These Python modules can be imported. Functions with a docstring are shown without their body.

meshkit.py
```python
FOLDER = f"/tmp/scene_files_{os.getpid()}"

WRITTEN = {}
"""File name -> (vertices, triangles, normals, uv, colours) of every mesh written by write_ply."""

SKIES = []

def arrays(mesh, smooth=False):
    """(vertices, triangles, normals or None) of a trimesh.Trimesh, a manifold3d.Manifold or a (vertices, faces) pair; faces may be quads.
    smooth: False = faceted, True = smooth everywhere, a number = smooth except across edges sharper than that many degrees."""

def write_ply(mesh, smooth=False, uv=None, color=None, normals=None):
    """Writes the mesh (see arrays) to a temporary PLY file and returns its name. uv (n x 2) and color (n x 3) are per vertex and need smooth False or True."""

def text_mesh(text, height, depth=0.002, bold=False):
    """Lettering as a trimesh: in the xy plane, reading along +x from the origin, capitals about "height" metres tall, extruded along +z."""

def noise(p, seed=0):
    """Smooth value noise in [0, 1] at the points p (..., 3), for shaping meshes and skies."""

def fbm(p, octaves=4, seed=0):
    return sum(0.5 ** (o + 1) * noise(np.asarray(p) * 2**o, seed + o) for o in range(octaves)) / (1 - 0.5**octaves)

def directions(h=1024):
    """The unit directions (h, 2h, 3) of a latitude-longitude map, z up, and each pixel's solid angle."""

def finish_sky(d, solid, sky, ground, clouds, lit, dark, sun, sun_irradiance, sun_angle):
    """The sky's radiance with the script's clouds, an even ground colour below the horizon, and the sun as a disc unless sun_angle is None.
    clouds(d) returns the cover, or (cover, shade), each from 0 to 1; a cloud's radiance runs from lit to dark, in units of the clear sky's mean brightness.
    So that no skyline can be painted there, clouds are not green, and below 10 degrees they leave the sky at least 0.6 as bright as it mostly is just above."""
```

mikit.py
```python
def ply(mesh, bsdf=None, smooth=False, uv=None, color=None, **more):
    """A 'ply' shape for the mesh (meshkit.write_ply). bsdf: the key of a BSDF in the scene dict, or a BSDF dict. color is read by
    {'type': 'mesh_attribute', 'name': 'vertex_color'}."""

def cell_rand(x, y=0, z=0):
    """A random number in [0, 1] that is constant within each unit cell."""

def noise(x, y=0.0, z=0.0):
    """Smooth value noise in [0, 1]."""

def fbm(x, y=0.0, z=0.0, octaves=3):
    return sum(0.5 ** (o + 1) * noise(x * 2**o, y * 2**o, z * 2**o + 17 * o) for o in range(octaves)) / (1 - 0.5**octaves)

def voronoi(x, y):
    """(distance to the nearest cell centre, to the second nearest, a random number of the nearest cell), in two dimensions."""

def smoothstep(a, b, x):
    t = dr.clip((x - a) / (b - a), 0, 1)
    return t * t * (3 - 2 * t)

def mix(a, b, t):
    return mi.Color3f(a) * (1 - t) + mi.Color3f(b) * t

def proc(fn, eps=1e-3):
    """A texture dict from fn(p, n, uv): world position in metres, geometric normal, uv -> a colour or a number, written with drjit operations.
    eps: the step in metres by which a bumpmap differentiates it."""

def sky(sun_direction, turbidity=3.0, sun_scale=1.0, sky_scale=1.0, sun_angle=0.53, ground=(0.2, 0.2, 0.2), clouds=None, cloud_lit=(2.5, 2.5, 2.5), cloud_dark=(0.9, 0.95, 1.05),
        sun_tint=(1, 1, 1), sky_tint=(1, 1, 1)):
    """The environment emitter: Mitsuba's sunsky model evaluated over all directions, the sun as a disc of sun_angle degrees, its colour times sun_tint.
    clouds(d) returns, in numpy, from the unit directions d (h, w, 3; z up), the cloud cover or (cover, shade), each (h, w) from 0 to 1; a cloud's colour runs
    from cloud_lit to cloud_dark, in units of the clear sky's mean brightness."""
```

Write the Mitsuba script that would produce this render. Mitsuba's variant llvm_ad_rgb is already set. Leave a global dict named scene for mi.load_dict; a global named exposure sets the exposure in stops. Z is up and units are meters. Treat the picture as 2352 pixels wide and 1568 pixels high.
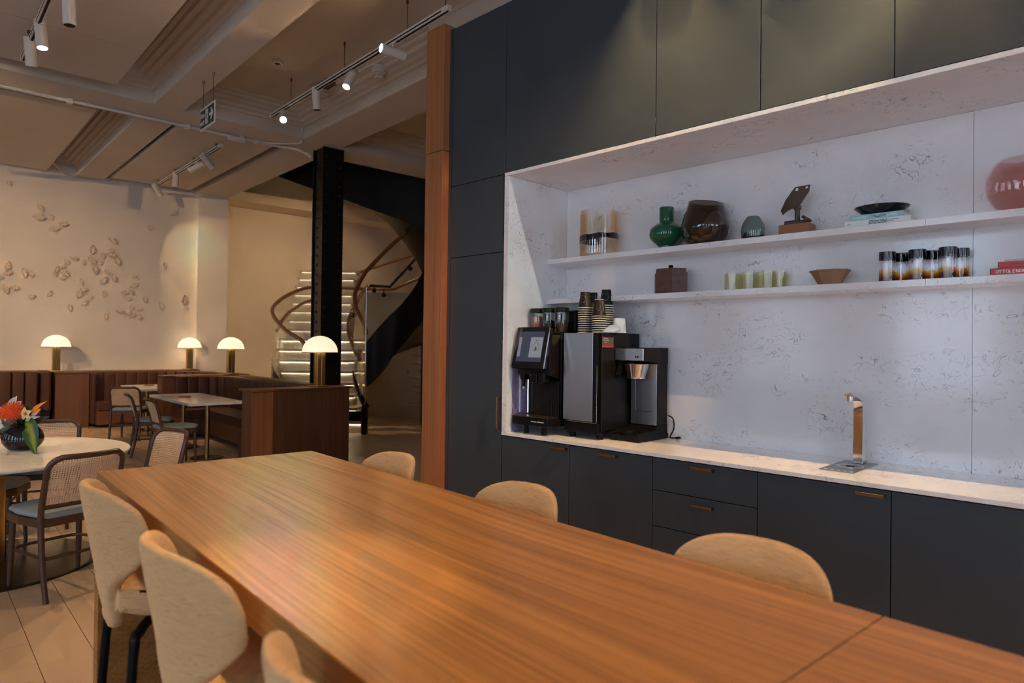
import math, random
import numpy as np, trimesh, manifold3d as m3
import drjit as dr, mitsuba as mi
import mikit, meshkit
from shapely.geometry import Polygon, Point, box as sbox
from shapely import affinity
from shapely.geometry.polygon import orient
from mikit import proc, noise, fbm, smoothstep, mix, cell_rand
from meshkit import text_mesh

scene, labels = {}, {}
T = mi.ScalarTransform4f
rng = random.Random(7)

# ------------------------------------------------------------------ camera, exposure
EYE = np.array([0.0, 0.0, 1.48])
yaw, pitch, roll, FPX = 0.7997, 0.0088, 0.0129, 1529.5
_f = np.array([math.sin(yaw) * math.cos(pitch), math.cos(yaw) * math.cos(pitch), math.sin(pitch)])
_r = np.array([math.cos(yaw), -math.sin(yaw), 0.0]); _u = np.cross(_r, _f)
UP = -_r * math.sin(roll) + _u * math.cos(roll)
scene['camera'] = {'type': 'thinlens', 'fov': math.degrees(2 * math.atan(1176 / FPX)), 'fov_axis': 'x', 'near_clip': 0.05, 'far_clip': 60.0,
                   'aperture_radius': 0.0045, 'focus_distance': 4.2,
                   'to_world': T().look_at(origin=EYE.tolist(), target=(EYE + _f).tolist(), up=UP.tolist())}
exposure = 0.05
DAY = 3.4          # radiance of the daylit windows
WARM = (1.0, 0.66, 0.35)
COOL = (0.72, 0.90, 1.18)

# ------------------------------------------------------------------ helpers
def numbered(name):
    used = lambda k: k in scene or k in labels or any(s.startswith(k + '__') for s in scene)
    if not used(name): return name
    i = 1
    while used(f'{name}_{i:03d}'): i += 1
    return f'{name}_{i:03d}'
def tag(key, label=None, cat=None, group=None, kind=None):
    d = labels.setdefault(key, {})
    if label: d['label'] = label
    if cat: d['category'] = cat
    if group: d['group'] = group
    if kind: d['kind'] = kind
    return key
def put(name, mesh, m, parent=None, smooth=False, label=None, M=None, **more):
    key = numbered(parent + '__' + name if parent else name)
    d = mesh if isinstance(mesh, dict) else mikit.ply(mesh, m, smooth=smooth, **more)
    if M is not None: d = {**d, 'to_world': M}
    scene[key] = d
    if label: tag(key, label)
    return key
def thing(name, label, cat, group=None):
    return tag(numbered(name), label, cat, group)
def struct(name, mesh, m, parent=None, smooth=False, label=None, **k):
    key = put(name, mesh, m, parent, smooth, **k)
    if not parent: tag(key, label, kind='structure')
    return key
def cat_(*ms): return trimesh.util.concatenate([m for m in ms])
def box(x0, x1, y0, y1, z0, z1, c=0.0):
    x0, x1 = sorted((x0, x1)); y0, y1 = sorted((y0, y1)); z0, z1 = sorted((z0, z1))
    if c <= 0:
        m = trimesh.creation.box(extents=(x1 - x0, y1 - y0, z1 - z0)); m.apply_translation(((x0 + x1) / 2, (y0 + y1) / 2, (z0 + z1) / 2)); return m
    c = min(c, (x1 - x0) * .45, (y1 - y0) * .45, (z1 - z0) * .45)
    P = []
    for X, sx in ((x0, 1), (x1, -1)):
        for Y, sy in ((y0, 1), (y1, -1)):
            for Z, sz in ((z0, 1), (z1, -1)):
                P += [(X + sx * c, Y + sy * c, Z), (X + sx * c, Y, Z + sz * c), (X, Y + sy * c, Z + sz * c)]
    return trimesh.convex.convex_hull(np.array(P))
def hull(P): return trimesh.convex.convex_hull(np.asarray(P, float))
def man(m):
    k = m.to_mesh(); return trimesh.Trimesh(k.vert_properties[:, :3], k.tri_verts, process=False)
def frames(P, closed=False):
    P = np.asarray(P, float); n = len(P)
    Tn = np.roll(P, -1, 0) - np.roll(P, 1, 0) if closed else np.gradient(P, axis=0)
    Tn /= np.linalg.norm(Tn, axis=1, keepdims=True) + 1e-12
    a = np.array([0, 0, 1.0]) if abs(Tn[0][2]) < .9 else np.array([1.0, 0, 0])
    N = [np.cross(Tn[0], a)]; N[0] /= np.linalg.norm(N[0])
    for i in range(1, n):
        v = N[-1] - Tn[i] * (N[-1] @ Tn[i]); N.append(v / (np.linalg.norm(v) + 1e-12))
    N = np.array(N); return Tn, N, np.cross(Tn, N)
def tube(P, r, k=8, closed=False, flat=1.0):
    P = np.asarray(P, float); n = len(P); r = np.broadcast_to(r, n)
    _, N, B = frames(P, closed)
    a = np.arange(k) * 2 * np.pi / k
    V = P[:, None] + r[:, None, None] * (np.cos(a)[None, :, None] * N[:, None] + flat * np.sin(a)[None, :, None] * B[:, None])
    V = V.reshape(-1, 3); F = []
    for i in range(n if closed else n - 1):
        j = (i + 1) % n
        for q in range(k):
            a0, a1, b0, b1 = i * k + q, i * k + (q + 1) % k, j * k + q, j * k + (q + 1) % k
            F += [(a0, a1, b1), (a0, b1, b0)]
    if not closed:
        V = np.vstack([V, P[0], P[-1]])
        for q in range(k):
            F += [(n * k, (q + 1) % k, q), (n * k + 1, (n - 1) * k + q, (n - 1) * k + (q + 1) % k)]
    m = trimesh.Trimesh(V, F, process=False)
    if m.volume < 0: m.invert()
    return m
def curve(P, n=8):
    """Catmull-Rom through the points."""
    P = np.asarray(P, float); Q = np.vstack([2 * P[0] - P[1], P, 2 * P[-1] - P[-2]]); o = []
    for i in range(1, len(Q) - 2):
        t = np.linspace(0, 1, n, endpoint=False)[:, None]
        p0, p1, p2, p3 = Q[i - 1], Q[i], Q[i + 1], Q[i + 2]
        o.append(.5 * (2 * p1 + (p2 - p0) * t + (2 * p0 - 5 * p1 + 4 * p2 - p3) * t * t + (3 * p1 - p0 - 3 * p2 + p3) * t ** 3))
    return np.vstack(o + [P[-1:]])
def lathe(prof, k=40, c=(0, 0, 0), closed=False):
    pr = np.asarray(prof, float); n = len(pr); a = np.arange(k) * 2 * np.pi / k
    V = np.stack([pr[:, 0][:, None] * np.cos(a), pr[:, 0][:, None] * np.sin(a), np.broadcast_to(pr[:, 1][:, None], (n, k))], -1).reshape(-1, 3) + np.array(c)
    F = []
    for i in range(n if closed else n - 1):
        for q in range(k):
            a0, a1 = i * k + q, i * k + (q + 1) % k
            b0, b1 = ((i + 1) % n) * k + q, ((i + 1) % n) * k + (q + 1) % k
            F += [(a0, a1, b1), (a0, b1, b0)]
    return trimesh.Trimesh(V, F, process=False)
def cyl(c, r, h, k=32, r2=None, ch=0.0):
    r2 = r if r2 is None else r2
    pr = [(1e-5, 0), (r - ch, 0), (r, ch), (r2, h - ch), (r2 - ch, h), (1e-5, h)] if ch else [(1e-5, 0), (r, 0), (r2, h), (1e-5, h)]
    return lathe(pr, k, c)
def rod(p, q, r, k=8): return tube([p, q], r, k)
def prism(poly, h, z0=0.0):
    m = trimesh.creation.extrude_polygon(poly, h, engine='earcut'); m.apply_translation((0, 0, z0)); return m
def tf(m, M): m = m.copy(); m.apply_transform(np.asarray(M, float)); return m
def place(x, y, z=0.0, rz=0.0):
    c, s = math.cos(rz), math.sin(rz); return np.array([[c, -s, 0, x], [s, c, 0, y], [0, 0, 1, z], [0, 0, 0, 1.0]])
def sheet(A, B, double=False):
    """Ruled surface between two polylines of equal length."""
    A, B = np.asarray(A, float), np.asarray(B, float); n = len(A); F = []
    for i in range(n - 1): F += [(i, i + 1, n + i + 1), (i, n + i + 1, n + i)]
    return trimesh.Trimesh(np.vstack([A, B]), F, process=False)
def slab(A, B, off):
    """Ruled surface given a thickness along the vector off."""
    A, B, off = np.asarray(A, float), np.asarray(B, float), np.asarray(off, float); n = len(A)
    V = np.vstack([A, B, A + off, B + off]); F = []
    def strip(a, b):
        for i in range(n - 1): F.extend([(a + i, a + i + 1, b + i + 1), (a + i, b + i + 1, b + i)])
    strip(0, n); strip(3 * n, 2 * n); strip(2 * n, 0); strip(n, 3 * n)
    F += [(0, n, 3 * n), (0, 3 * n, 2 * n), (n - 1, 3 * n - 1, 4 * n - 1), (n - 1, 4 * n - 1, 2 * n - 1)]
    m = trimesh.Trimesh(V, F, process=False); trimesh.repair.fix_normals(m); return m
def soft(poly, h, ref=.02, it=6, lam=.5):
    """A padded plate: extruded outline, refined and smoothed."""
    k = m3.CrossSection([np.array(orient(poly, 1.0).exterior.coords)[:-1]]).extrude(h).refine_to_length(ref)
    m = man(k); m.merge_vertices(); trimesh.smoothing.filter_taubin(m, lamb=lam, nu=.1, iterations=it); return m
def facing_text(s, h, depth=.001, bold=False):
    return text_mesh(s, h, depth, bold)
def basis(o, ex, ey, ez):
    M = np.eye(4); M[:3, 0], M[:3, 1], M[:3, 2], M[:3, 3] = ex, ey, ez, o; return M

# room frame of ceiling, banquettes and far walls: turned a little against the kitchen front
GA = 0.06; GO = np.array([5.312, 9.13]); ca, sa = math.cos(GA), math.sin(GA)
MG = np.array([[ca, sa, 0, GO[0]], [-sa, ca, 0, GO[1]], [0, 0, 1, 0], [0, 0, 0, 1.0]])
def G(a, b, z): return (MG @ np.array([a, b, z, 1.0]))[:3]
def gbox(a0, a1, b0, b1, z0, z1, c=0.0): return tf(box(a0, a1, b0, b1, z0, z1, c), MG)

# ------------------------------------------------------------------ materials
def C(*c): return {'type': 'rgb', 'value': list(c)}
def pr(base, rough=.5, metallic=0.0, spec=.5, **k):
    d = {'type': 'principled', 'base_color': base if isinstance(base, dict) else C(*base), 'roughness': rough, 'metallic': metallic}
    if not metallic: d['specular'] = spec
    d.update(k); return d
def mat(key, b): scene[key] = {'type': 'twosided', 'bsdf': b} if b['type'] not in ('thindielectric', 'dielectric') else b; return key
TA = 0.08; td = np.array([-math.sin(TA), -math.cos(TA)]); tn = np.array([-math.cos(TA), math.sin(TA)]); TFR = np.array([1.701, 3.043])
def walnut_grain(u, v, w, dark, light, soft=1.0):
    """u along the grain, v across it, w a second cross axis (all metres)."""
    warp = fbm(u * .55, v * 1.6, w * 2.0, 2)
    line = fbm(v * 100 + warp * 14 + 3, u * 1.1, w * 100, 4)
    broad = fbm(v * 17 + warp * 6, u * .6 + 9, w * 17, 3)
    fine = noise(v * 420, u * 6.0, w * 420)
    t = dr.clip(.5 + (line - .5) * 1.0 * soft + (broad - .5) * .75 * soft + (fine - .5) * .20, 0, 1)
    return mix(dark, light, t)
def f_table(p, n, uv):
    x, y = p.x - float(TFR[0]), p.y - float(TFR[1])
    return walnut_grain(x * float(td[0]) + y * float(td[1]), x * float(tn[0]) + y * float(tn[1]), p.z, (.150, .064, .016), (.33, .152, .041))
def f_wal_v(p, n, uv): return walnut_grain(p.z, p.x * .9 + p.y * .5, p.y * .9 - p.x * .5, (.070, .027, .011), (.138, .056, .024), .8)
def f_post(p, n, uv): return walnut_grain(p.z, p.y, p.x, (.17, .060, .020), (.32, .125, .045), .8)
def f_floor(p, n, uv):
    a, b = (p.x - 5.312) * ca - (p.y - 9.13) * sa, (p.x - 5.312) * sa + (p.y - 9.13) * ca
    col = dr.floor(a / .22); tone = cell_rand(col, dr.floor((b + 13 * cell_rand(col, 5)) / 1.9), 3)
    g = fbm(a * 9 + fbm(b * .8, a * 3, tone * 9, 2) * 4, b * .7, tone * 7, 3)
    knot = smoothstep(.80, .90, noise(a * 9, b * 3.2, 4.0))
    return mix((.23, .15, .09), (.42, .30, .195), dr.clip(g * .8 + tone * .35 - knot * .5, 0, 1))
def f_quartz(p, n, uv):
    def wob(k, a): return (mi.Vector3f(fbm(p.x * k, p.y * k, p.z * k, 2), fbm(p.y * k + 7, p.z * k, p.x * k, 2), fbm(p.z * k + 3, p.x * k, p.y * k, 2)) - .5) * a
    q = p + wob(14.0, .10) + wob(70.0, .022)
    r = dr.abs(noise(q.x * 19, q.y * 19, q.z * 19) - .5)
    r2 = dr.abs(noise(q.x * 36 + 40, q.y * 36, q.z * 36) - .5)
    big = fbm(p.x * 4.5 + 11, p.y * 4.5, p.z * 4.5, 3)
    m = smoothstep(.47, .62, big) * smoothstep(.42, .62, noise(p.x * 26 + 3, p.y * 26, p.z * 26))
    m2 = smoothstep(.40, .60, big) * smoothstep(.40, .62, noise(p.x * 40 + 9, p.y * 40, p.z * 40))
    v = (1 - smoothstep(.004, .026, r)) * m * .80 + (1 - smoothstep(.004, .050, r2)) * m2 * .42
    cl = fbm(p.x * 5, p.y * 5, p.z * 5 + 5, 3)
    return mix(mix((.615, .60, .595), (.73, .72, .715), cl), (.20, .205, .215), dr.clip(v, 0, 1))
def f_marble(p, n, uv):
    w = fbm(p.x * 3, p.y * 3, 2.0, 3); r = dr.abs(fbm(p.x * 4 + w * 1.6, p.y * 4 + w * 1.6, 5.0, 3) - .5)
    return mix((.66, .63, .58), (.46, .41, .35), (1 - smoothstep(0, .025, r)) * .4)
def f_boucle(p, n, uv):
    k = fbm(p.x * 60, p.y * 60, p.z * 190, 3); f = noise(p.x * 300, p.y * 300, p.z * 420); s = smoothstep(.74, .86, noise(p.x * 55, p.y * 55, p.z * 210))
    return mix(mix((.42, .25, .115), (.57, .37, .185), k * .75 + f * .25), (.26, .155, .075), s * .35)
def f_boucle_b(p, n, uv): return (fbm(p.x * 130, p.y * 130, p.z * 300, 3) + .6 * noise(p.x * 380, p.y * 380, p.z * 480)) * .0028
def f_paint(p, n, uv): return mix((.70, .63, .545), (.74, .67, .585), fbm(p.x * 2, p.y * 2, p.z * 2, 3))
def f_joinery(p, n, uv): return mix((.024, .034, .043), (.028, .039, .049), noise(p.x * 3, p.y * 3, p.z * 3))
def f_stone(p, n, uv): return mix((.36, .315, .25), (.45, .40, .33), fbm(p.x * 6, p.y * 6, p.z * 6, 4))
def f_hallfloor(p, n, uv): return mix((.40, .32, .22), (.50, .41, .29), fbm(p.x * 1.5, p.y * 1.5, 0.0, 4))
def f_plaster(p, n, uv): return mix((.34, .27, .17), (.50, .41, .28), fbm(p.x * 2.2, p.y * 2.2, p.z * 2.2, 4))
def f_amber(p, n, uv):
    return mix((.93, .92, .88), (.80, .48, .13), smoothstep(.52, .80, dr.abs(dr.sin(dr.atan2(p.y - 2.81, p.x - 3.745) + 2.50))) * .9)
def f_smoke_tumbler(p, n, uv):
    z = p.z - 1.834 + (noise(p.x * 60, p.y * 60, 0.0) - .5) * .035
    c = mix((.28, .09, .02), (.85, .55, .14), smoothstep(.012, .045, z))
    return mix(c, (.94, .94, .95), smoothstep(.045, .062, z))
def f_leafgreen(p, n, uv): return mix((.012, .055, .016), (.18, .22, .015), smoothstep(.35, .95, 1 - dr.abs(uv.x - .5) * 2 + .25 * (noise(uv.y * 14, uv.x * 5) - .5)))
def f_pebble(p, n, uv):
    s = fbm(p.z * 26 + fbm(p.y * 9, p.z * 6, 0.0, 2) * 4, p.y * 3, 0.0, 2); return mix((.012, .018, .022), (.10, .14, .13), smoothstep(.42, .58, s))
def f_beans(p, n, uv): return mix((.006, .003, .002), (.034, .016, .009), noise(p.x * 130, p.y * 130, p.z * 130))
def f_carved(p, n, uv): return mix((.040, .013, .007), (.105, .036, .017), fbm(p.x * 60, p.y * 90 + p.z * 60, p.z * 40, 3))

M_TABLE = mat('mat_table_walnut', pr(proc(f_table), .36, spec=.35))
M_WALV = mat('mat_walnut_upright', pr(proc(f_wal_v), .42))
M_POST = mat('mat_post_walnut', pr(proc(f_post), .4))
M_FLOOR = mat('mat_oak', pr(proc(f_floor), .45))
M_GAP = mat('mat_joint', pr((.05, .035, .022), .8))
M_QUARTZ = mat('mat_quartz', pr(proc(f_quartz), .12, spec=.5))
M_QEDGE = M_QUARTZ
M_MARBLE = mat('mat_marble', pr(proc(f_marble), .15))
M_JOIN = mat('mat_joinery', pr(proc(f_joinery), .38, spec=.35))
M_DARK = mat('mat_carcass', pr((.010, .011, .012), .8))
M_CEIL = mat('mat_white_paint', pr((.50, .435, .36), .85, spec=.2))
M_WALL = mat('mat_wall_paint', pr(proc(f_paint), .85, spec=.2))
M_BOUC = mat('mat_boucle', {'type': 'bumpmap', 'arbitrary': proc(f_boucle_b, eps=2e-3), 'scale': 1.0, 'bsdf': pr(proc(f_boucle), .9, spec=.1, sheen=.5)})
M_LEATH = mat('mat_leather', pr((.055, .021, .012), .55, spec=.3))
M_BRASS = mat('mat_brass', pr((.46, .31, .12), .28, 1.0))
M_BRONZE = mat('mat_bronze', pr((.20, .125, .065), .34, 1.0))
M_STEEL = mat('mat_steel', pr((.36, .36, .365), .30, 1.0))
M_CHROME = mat('mat_chrome', pr((.78, .77, .76), .07, 1.0))
M_BLACK = mat('mat_black_plastic', pr((.0035, .0035, .004), .34, spec=.13))
M_MATT = mat('mat_black_matt', pr((.004, .004, .0045), .55, spec=.12))
M_GLOSSB = mat('mat_black_gloss', pr((.004, .005, .008), .04))
M_IRON = mat('mat_black_iron', pr((.0028, .0028, .003), .28, spec=.3))
M_STAIRST = mat('mat_stair_steel', pr((.0048, .0044, .0038), .42, spec=.22))
M_STONE = mat('mat_stair_stone', pr(proc(f_stone), .5))
M_HFLOOR = mat('mat_hall_floor', pr(proc(f_hallfloor), .35))
M_PLAST = mat('mat_plaster', pr(proc(f_plaster), .8, spec=.2))
M_CANE = mat('mat_cane', pr((.62, .43, .27), .55))
M_BENT = mat('mat_bentwood', pr((.060, .026, .013), .32))
M_PALE = mat('mat_pale_fabric', pr((.25, .29, .275), .8, spec=.2))
M_WHITE = mat('mat_white_metal', pr((.58, .53, .46), .4))
M_PAPERW = mat('mat_white_paper', pr((.74, .70, .63), .6))
M_PAGES = mat('mat_book_pages', pr((.50, .40, .37), .8))
M_CUP = mat('mat_cup_black', pr((.007, .006, .006), .5, spec=.2))
M_CUPRIM = mat('mat_cup_rim', pr((.80, .68, .52), .6))
M_CUPRING = mat('mat_cup_print', pr((.42, .27, .22), .6))
M_GREEN = mat('mat_green_glaze', pr((.008, .075, .036), .05))
M_PEB = mat('mat_pebble_glass', pr(proc(f_pebble), .05))
M_RUST = mat('mat_rusty_iron', pr((.045, .026, .016), .5))
M_CARVED = mat('mat_carved_wood', pr(proc(f_carved), .5))
M_BLOCK = mat('mat_oak_block', pr((.22, .085, .030), .5))
M_BOWLW = mat('mat_bowl_wood', pr((.25, .135, .070), .6))
M_SIGN = mat('mat_sign_green', pr((.008, .035, .022), .35))
M_SIGNW = mat('mat_sign_white', pr((.62, .60, .55), .5))
M_BLUEB = mat('mat_book_blue', pr((.27, .46, .50), .6))
M_PALEB = mat('mat_book_pale', pr((.62, .68, .66), .6))
M_REDB = mat('mat_book_red', pr((.46, .045, .050), .5))
M_GREYB = mat('mat_book_grey', pr((.10, .06, .055), .6))
M_INK = mat('mat_ink', pr((.03, .035, .04), .6))
M_BEANS = mat('mat_beans', pr(proc(f_beans), .5))
M_COCOA = mat('mat_cocoa_powder', pr((.36, .17, .13), .8))
M_RED = mat('mat_sticker_red', pr((.40, .03, .03), .6))
M_RELIEF = mat('mat_leaf_plaster', pr((.66, .56, .44), .7, spec=.2))
M_PETALO = mat('mat_petal_orange', pr((.85, .22, .015), .5))
M_PETALR = mat('mat_petal_red', pr((.72, .075, .03), .6))
M_PETALY = mat('mat_petal_yellow', pr((.62, .52, .20), .5))
M_PETALW = mat('mat_petal_white', pr((.52, .49, .42), .45))
M_PETALL = mat('mat_petal_lilac', pr((.46, .40, .42), .45))
M_LEAFG = mat('mat_green_leaf', pr(proc(f_leafgreen), .3))
M_DGREEN = mat('mat_dark_leaf', pr((.035, .045, .012), .4))
def glass(key, tint, proc_=False): return mat(key, {'type': 'thindielectric', 'int_ior': 1.5, 'specular_transmittance': tint if isinstance(tint, dict) else C(*tint)})
G_PANE = glass('glass_clear', (.93, .96, .93))
G_CLEAR = glass('glass_tumbler_clear', (.93, .93, .92))
G_TINT = glass('glass_pale_olive', (.80, .77, .58))
G_AMBER = glass('glass_amber', proc(f_amber))
G_SMOKE = glass('glass_brown', (.17, .135, .105))
G_PINK = glass('glass_rose', (.84, .64, .62))
G_TUMB = glass('glass_amber_foot', proc(f_smoke_tumbler))
G_HOP = glass('glass_hopper', (.72, .70, .68))
G_SHIELD = glass('glass_acrylic', (.80, .76, .86))
def light(rgb): return {'type': 'area', 'radiance': C(*[float(v) for v in rgb])}
def emit(mesh, rgb, m=M_WHITE, smooth=False): return mikit.ply(mesh, m, smooth=smooth, emitter=light(rgb))

# ------------------------------------------------------------------ setting: floor
ZS, ZC = 4.456, 4.82          # underside of the beams, coffer ceiling
struct('floor', box(-6.2, 12.5, -5.4, 18.0, -.12, -.012), M_GAP, label='light oak plank floor of the cafe')
NP = 29
for i in range(NP + 1):        # oak planks, laid along the room
    a0 = -6.48 + i * .22; a1 = min(a0 + .2185, -.602)
    if a1 - a0 < .02: continue
    off = (i * .73) % 1.9
    cuts = [-8.2] + [c for c in np.arange(-8.2 + off, 4.70, 1.9) if c > -8.1] + [4.72]
    for lo, hi in zip(cuts, cuts[1:]):
        struct('plank', gbox(a0 + .0015, a1, lo + .001, hi - .001, -.012, 0), M_FLOOR, parent='floor')
for q, (a0, a1, b0, b1) in enumerate(((-12, -6.482, -14.5, 4.72), (-6.482, 7.5, -14.5, -8.202), (-.598, 6.6, -8.2, -5.0))):
    struct('floor_area', gbox(a0, a1, b0, b1, -.012, -.0005), M_FLOOR, parent='floor')
struct('floor_hall', gbox(-.598, 9.0, -4.998, 8.6, -.012, -.0005), M_HFLOOR, label='smooth beige stone floor of the stair hall')

# ------------------------------------------------------------------ setting: walls
struct('wall_far', gbox(-12, .1, 4.73, 4.93, 0, 5.0), M_WALL, label='cream far wall with plaster leaves')
struct('wall_pier', gbox(-.46, .12, 4.60, 4.90, 0, 4.6), M_WALL, label='cream pier at the end of the leaf wall')
struct('wall_hall_side', gbox(-.08, .12, 4.90, 9.0, 0, 6.0), M_WALL)
struct('wall_hall_back', gbox(-.2, 10.0, 8.2, 8.4, 0, 6.0), M_WALL, label='plain cream back wall of the stair hall')
struct('trim_1', gbox(.12, 10.0, 7.4, 8.2, 5.05, 5.62), M_WALL, label='boxed bulkhead along the hall wall')
struct('trim_2', gbox(.12, .62, 7.6, 8.2, 0, 5.1), M_WALL, label='boxed corner of the hall wall')
struct('wall_hall_right', gbox(7.9, 8.1, -2, 8.4, 0, 6.0), M_WALL)
struct('wall_back', box(-6.2, 4.6, -5.4, -5.2, 0, 5.0), M_WALL)
struct('wall_kitchen', box(4.28, 4.50, -5.4, 5.42, 0, ZC), M_CEIL, label='white painted wall above the dark cupboards')
struct('wall_hall_front', box(4.50, 12.4, 4.9, 5.1, 0, 6.0), M_WALL)
# left wall with daylit windows
wz0, wz1 = .75, 3.9
wins = [(-3.9, -2.3), (-1.0, .6), (1.9, 3.5), (4.8, 6.4), (7.7, 9.3), (10.6, 12.2)]
ys = [-5.4] + [v for w in wins for v in w] + [14.8]
struct('wall_left', cat_(*[box(-6.2, -6.0, ys[i], ys[i + 1], 0, 5.0) for i in range(0, len(ys), 2)],
       *[box(-6.2, -6.0, a, b, 0, wz0) for a, b in wins], *[box(-6.2, -6.0, a, b, wz1, 5.0) for a, b in wins]), M_WALL)
for i, (a, b) in enumerate(wins):
    w = f'window_{i + 1}'
    tag(w, 'tall daylit sash window in the left wall', kind='structure')
    struct('frame', cat_(box(-6.12, -5.98, a, a + .07, wz0, wz1), box(-6.12, -5.98, b - .07, b, wz0, wz1), box(-6.12, -5.98, a, b, wz0, wz0 + .07), box(-6.12, -5.98, a, b, wz1 - .07, wz1),
           *[box(-6.08, -6.02, a + (b - a) * k / 3 - .02, a + (b - a) * k / 3 + .02, wz0, wz1) for k in (1, 2)], *[box(-6.08, -6.02, a, b, wz0 + (wz1 - wz0) * k / 4 - .02, wz0 + (wz1 - wz0) * k / 4 + .02) for k in (1, 2, 3)]), M_WHITE, parent=w)
    pane = trimesh.Trimesh([(-6.09, a, wz0), (-6.09, b, wz0), (-6.09, b, wz1), (-6.09, a, wz1)], [(0, 1, 2), (0, 2, 3)], process=False)
    scene[f'{w}__pane'] = emit(pane, [DAY * (1.5, 1.5, 1.3, .6, .4, .3)[i] * c for c in COOL])
for j, (a, b) in enumerate(((-4.6, -3.0), (-1.6, 0.0), (1.2, 2.8))):   # windows behind the camera
    w = f'window_{7 + j}'
    tag(w, 'tall daylit sash window in the rear wall', kind='structure')
    struct('frame', cat_(box(a, a + .07, -5.22, -5.14, wz0, wz1), box(b - .07, b, -5.22, -5.14, wz0, wz1), box(a, b, -5.22, -5.14, wz0, wz0 + .07), box(a, b, -5.22, -5.14, wz1 - .07, wz1),
           *[box(a + (b - a) * k / 3 - .02, a + (b - a) * k / 3 + .02, -5.20, -5.15, wz0, wz1) for k in (1, 2)], *[box(a, b, -5.20, -5.15, wz0 + (wz1 - wz0) * k / 4 - .02, wz0 + (wz1 - wz0) * k / 4 + .02) for k in (1, 2, 3)]), M_WHITE, parent=w)
    pane = trimesh.Trimesh([(a, -5.19, wz0), (a, -5.19, wz1), (b, -5.19, wz1), (b, -5.19, wz0)], [(0, 1, 2), (0, 2, 3)], process=False)
    scene[f'{w}__pane'] = emit(pane, [1.2 * DAY * c for c in COOL])

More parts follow.
